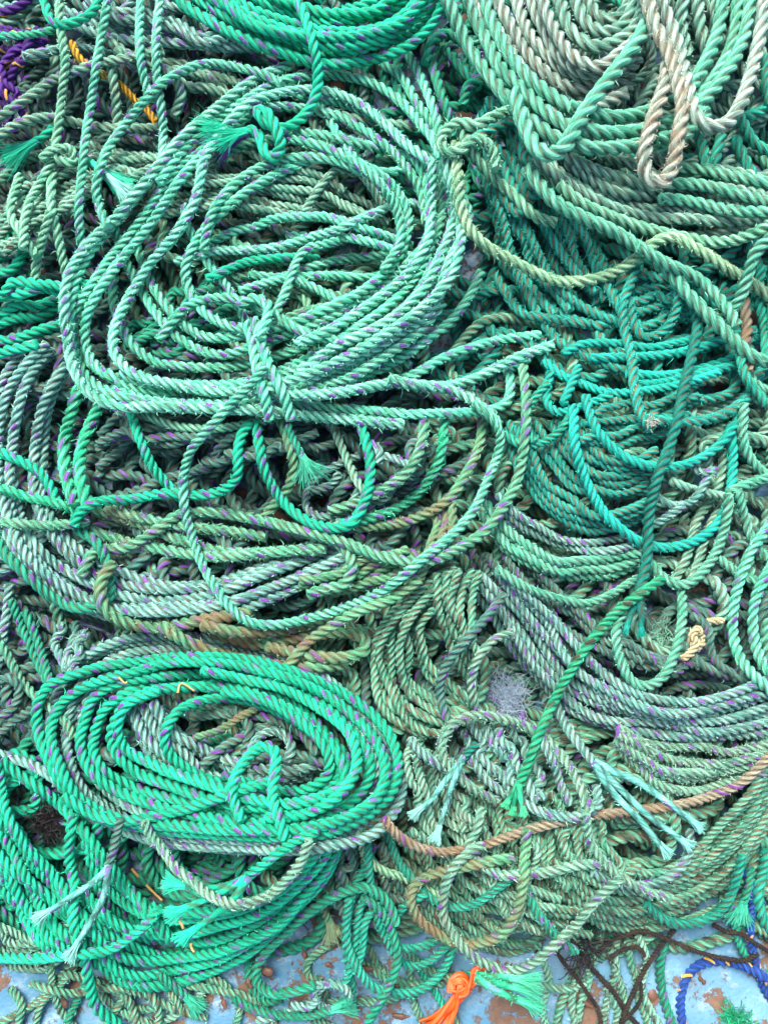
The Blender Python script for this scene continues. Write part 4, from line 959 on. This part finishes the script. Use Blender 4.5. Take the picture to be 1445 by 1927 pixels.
tangle('fibre_clump', 'green fibre clump caught behind the black cords', 'fibre clump', 1112, 1750, 26, 120, 28, fibre_mat('emerald_fibre', (20, 150, 105)), .0005, 7)
tangle('fibre_clump', 'small green fibre scrap at the bottom edge by the blue rope', 'fibre clump', 1378, 1918, 20, 150, 30, fibre_mat('jade_fibre', (30, 160, 110)), .0005, 8)
tangle('fibre_clump', 'pale fuzz clump on the teal ropes right of centre', 'fibre clump', 1225, 797, 12, 60, 9, fibre_mat('pale_fibre', (176, 178, 165)), .0004, 9)
tangle('fibre_clump', 'beige fuzz clump behind the hanging green loop', 'fibre clump', 1315, 1105, 18, 200, 22, fibre_mat('beige_fibre', (168, 150, 130)), .0005, 10)

# orange twine: flat split-film strands, knotted
def ribbon(mb, path, wpx, h, seed):
    c = smooth(P(path), 4, False); n = len(c); r2 = np.random.default_rng(seed)
    z = h + .004 + .002 * np.sin(np.linspace(0, 5, n) + seed)
    p = spot(c[:, 0], c[:, 1], z); T = np.gradient(p, axis=0); T /= np.linalg.norm(T, axis=1)[:, None]
    A = np.cross(T, [0, 0, 1.]); Bn = np.cross(A, T); K = .0006
    tw = np.linspace(0, 2.4, n) + seed; m = 10
    pr = [(math.cos(t) * wpx * K / 2, math.sin(t) * wpx * K * .16 + .0012 * math.sin(3 * t)) for t in np.linspace(0, 2 * math.pi, m, endpoint=False)]
    V = np.stack([p + A * (x * np.cos(tw) - y * np.sin(tw))[:, None] + Bn * (x * np.sin(tw) + y * np.cos(tw))[:, None] * .8 for x, y in pr], 1).reshape(-1, 3)
    i = np.arange(n - 1)[:, None]; j = np.arange(m)[None]; j2 = (j + 1) % m
    F = np.stack([i * m + j, i * m + j2, (i + 1) * m + j2, (i + 1) * m + j], -1).reshape(-1, 4)
    uv = np.zeros((n - 1, m, 4, 2)); uv[..., 0] = (j * .9)[..., None]; uv[..., 1] = (i * .04)[..., None]
    mb.add(V, F, uv.reshape(-1, 4, 2))
OR = fibre_mat('orange_film', (238, 92, 30), .22)
og = spot(850, 1860, .03); root = empty('twine', og); tag(root, 'knotted bright orange twine lying on the sheet at the bottom', 'twine')
mb = MB()
for i, (pth, wd) in enumerate([('868,1868 850,1890 830,1912 800,1935 780,1950', 22), ('866,1870 858,1895 845,1920 836,1950', 17), ('872,1865 862,1885 838,1905 812,1925', 11), ('862,1875 846,1900 822,1930 805,1950', 8), ('868,1872 852,1905 843,1935 838,1955', 7), ('870,1868 845,1888 815,1912 790,1922', 6)]): ribbon(mb, pth, wd, .022, i)
mb.build('tail', [OR], root)
mb = MB()
for i, (pth, wd) in enumerate([('848,1868 852,1845 868,1836 880,1848 878,1868 862,1872', 15), ('845,1858 862,1868 882,1862', 14), ('858,1838 866,1856 860,1876', 12), ('850,1850 870,1846 884,1866', 12)]): ribbon(mb, pth, wd, .034, i + 3)
mb.build('knot', [OR], root)
mb = MB()
for i, (pth, wd) in enumerate([('882,1858 890,1845 896,1830 915,1822', 20), ('884,1856 898,1838 906,1824', 14)]): ribbon(mb, pth, wd, .036, i + 8)
mb.build('loose_end', [OR], root)
rope('green rope unlaid into ragged ends right of the orange twine', 'emerald', 20, '872,1838 885,1836 898,1838',
     strands=('896,1836 930,1836 965,1842', '896,1838 930,1850 965,1858', '896,1840 925,1858 955,1872 975,1880'), sD=16, sl=56, skind='fuzzgreen')

# straws and bark
def sliver(name, label, cat, a, b, wpx, lab_col, hoff=.003, bend=4, group=None, chunky=False, seed=0):
    r2 = np.random.default_rng(seed); a, b = np.array(a, float), np.array(b, float)
    m = (a + b) / 2 + r2.normal(0, bend, 2); c = smooth(np.array([a, m, b]), 4, False)
    ci, cj = cells(c[:, 0], c[:, 1]); z = H[ci.astype(int), cj.astype(int)]; z = np.linspace(z[:3].max(), z[-3:].max(), len(c)); 
    z = np.maximum(z, z.max() * .6) + hoff
    p = spot(c[:, 0], c[:, 1], z); mb = MB(); T = np.gradient(p, axis=0); T /= np.linalg.norm(T, axis=1)[:, None]
    A = np.cross(T, [0, 0, 1.]); Bn = np.cross(A, T); n = len(c); m = 7
    t = np.linspace(0, 1, n); w_ = wpx * .0003 * (np.sin(np.pi * np.clip(t, .08, .92)) ** .5 if chunky else (1 - .3 * t)) * (1 + (.25 if chunky else .05) * r2.normal(0, 1, n))
    ang = np.linspace(0, 2 * math.pi, m, endpoint=False)
    V = np.stack([p + A * (math.cos(x) * w_)[:, None] + Bn * (math.sin(x) * w_ * (.45 if chunky else .9))[:, None] for x in ang], 1).reshape(-1, 3)
    i = np.arange(n - 1)[:, None]; j = np.arange(m)[None]; j2 = (j + 1) % m
    mb.add(V, np.stack([i * m + j, i * m + j2, (i + 1) * m + j2, (i + 1) * m + j], -1).reshape(-1, 4), np.tile(r2.uniform(0, 3, (1, 1, 2)), ((n - 1) * m, 4, 1)))
    return tag(mb.build(name, [lab_col]), label, cat, group)
STRAW = fibre_mat('straw', (214, 172, 104), .2); BARK = fibre_mat('bark', (92, 62, 46), .45)
sliver('straw', 'long golden straw lying left of the brushed-out emerald strands', 'straw', (248, 1635), (306, 1695), 6, STRAW, seed=1)
sliver('straw', 'short golden straw below the brushed-out emerald strands', 'straw', (338, 1733), (345, 1747), 6, STRAW, seed=2)
sliver('straw', 'tiny straw lying level by the brushed-out emerald strands', 'straw', (350, 1756), (380, 1757), 4, STRAW, seed=3)
sliver('straw', 'short upright straw under the brushed-out emerald strands', 'straw', (360, 1775), (366, 1792), 6, STRAW, seed=4)
sliver('straw', 'pale curled straw on the top edge of the emerald oval', 'straw', (335, 1304), (366, 1300), 4, STRAW, bend=12, seed=5)
sliver('straw', 'short pale straw on the upper left of the emerald oval', 'straw', (224, 1274), (240, 1283), 4, STRAW, bend=4, seed=6)
sliver('straw', 'thin reddish straw leaning on the thick hank', 'straw', (1222, 105), (1216, 130), 4, BARK, seed=7)
for i, (x, y, a, ln, wd) in enumerate([(692, 1822, .1, 22, 15), (500, 1824, .5, 30, 22), (470, 1850, 1.2, 20, 10), (420, 1885, 1.2, 30, 9), (545, 1808, 1.1, 20, 9), (572, 1795, 1.3, 20, 8), (620, 1820, .2, 14, 8), (755, 1912, .1, 34, 11), (740, 1855, .1, 20, 9), (1228, 1872, 1.5, 34, 24), (1105, 1890, .5, 22, 8), (1260, 1850, 1.2, 30, 12), (1320, 1845, .8, 18, 9), (120, 1885, 1.1, 26, 12)]):
    dx, dy = math.cos(a) * ln / 2, math.sin(a) * ln / 2
    sliver('bark_chip', 'small brown bark chip lying loose on the blue sheet', 'bark chip', (x - dx, y - dy), (x + dx, y + dy), wd, BARK, hoff=.0015, bend=2, group='bark chips on the blue sheet', chunky=True, seed=20 + i)
print('rope length px', STAT['len'], 'max height', H.max(), 'objects', len(COL.objects), 'verts', sum(len(m.vertices) for m in bpy.data.meshes))
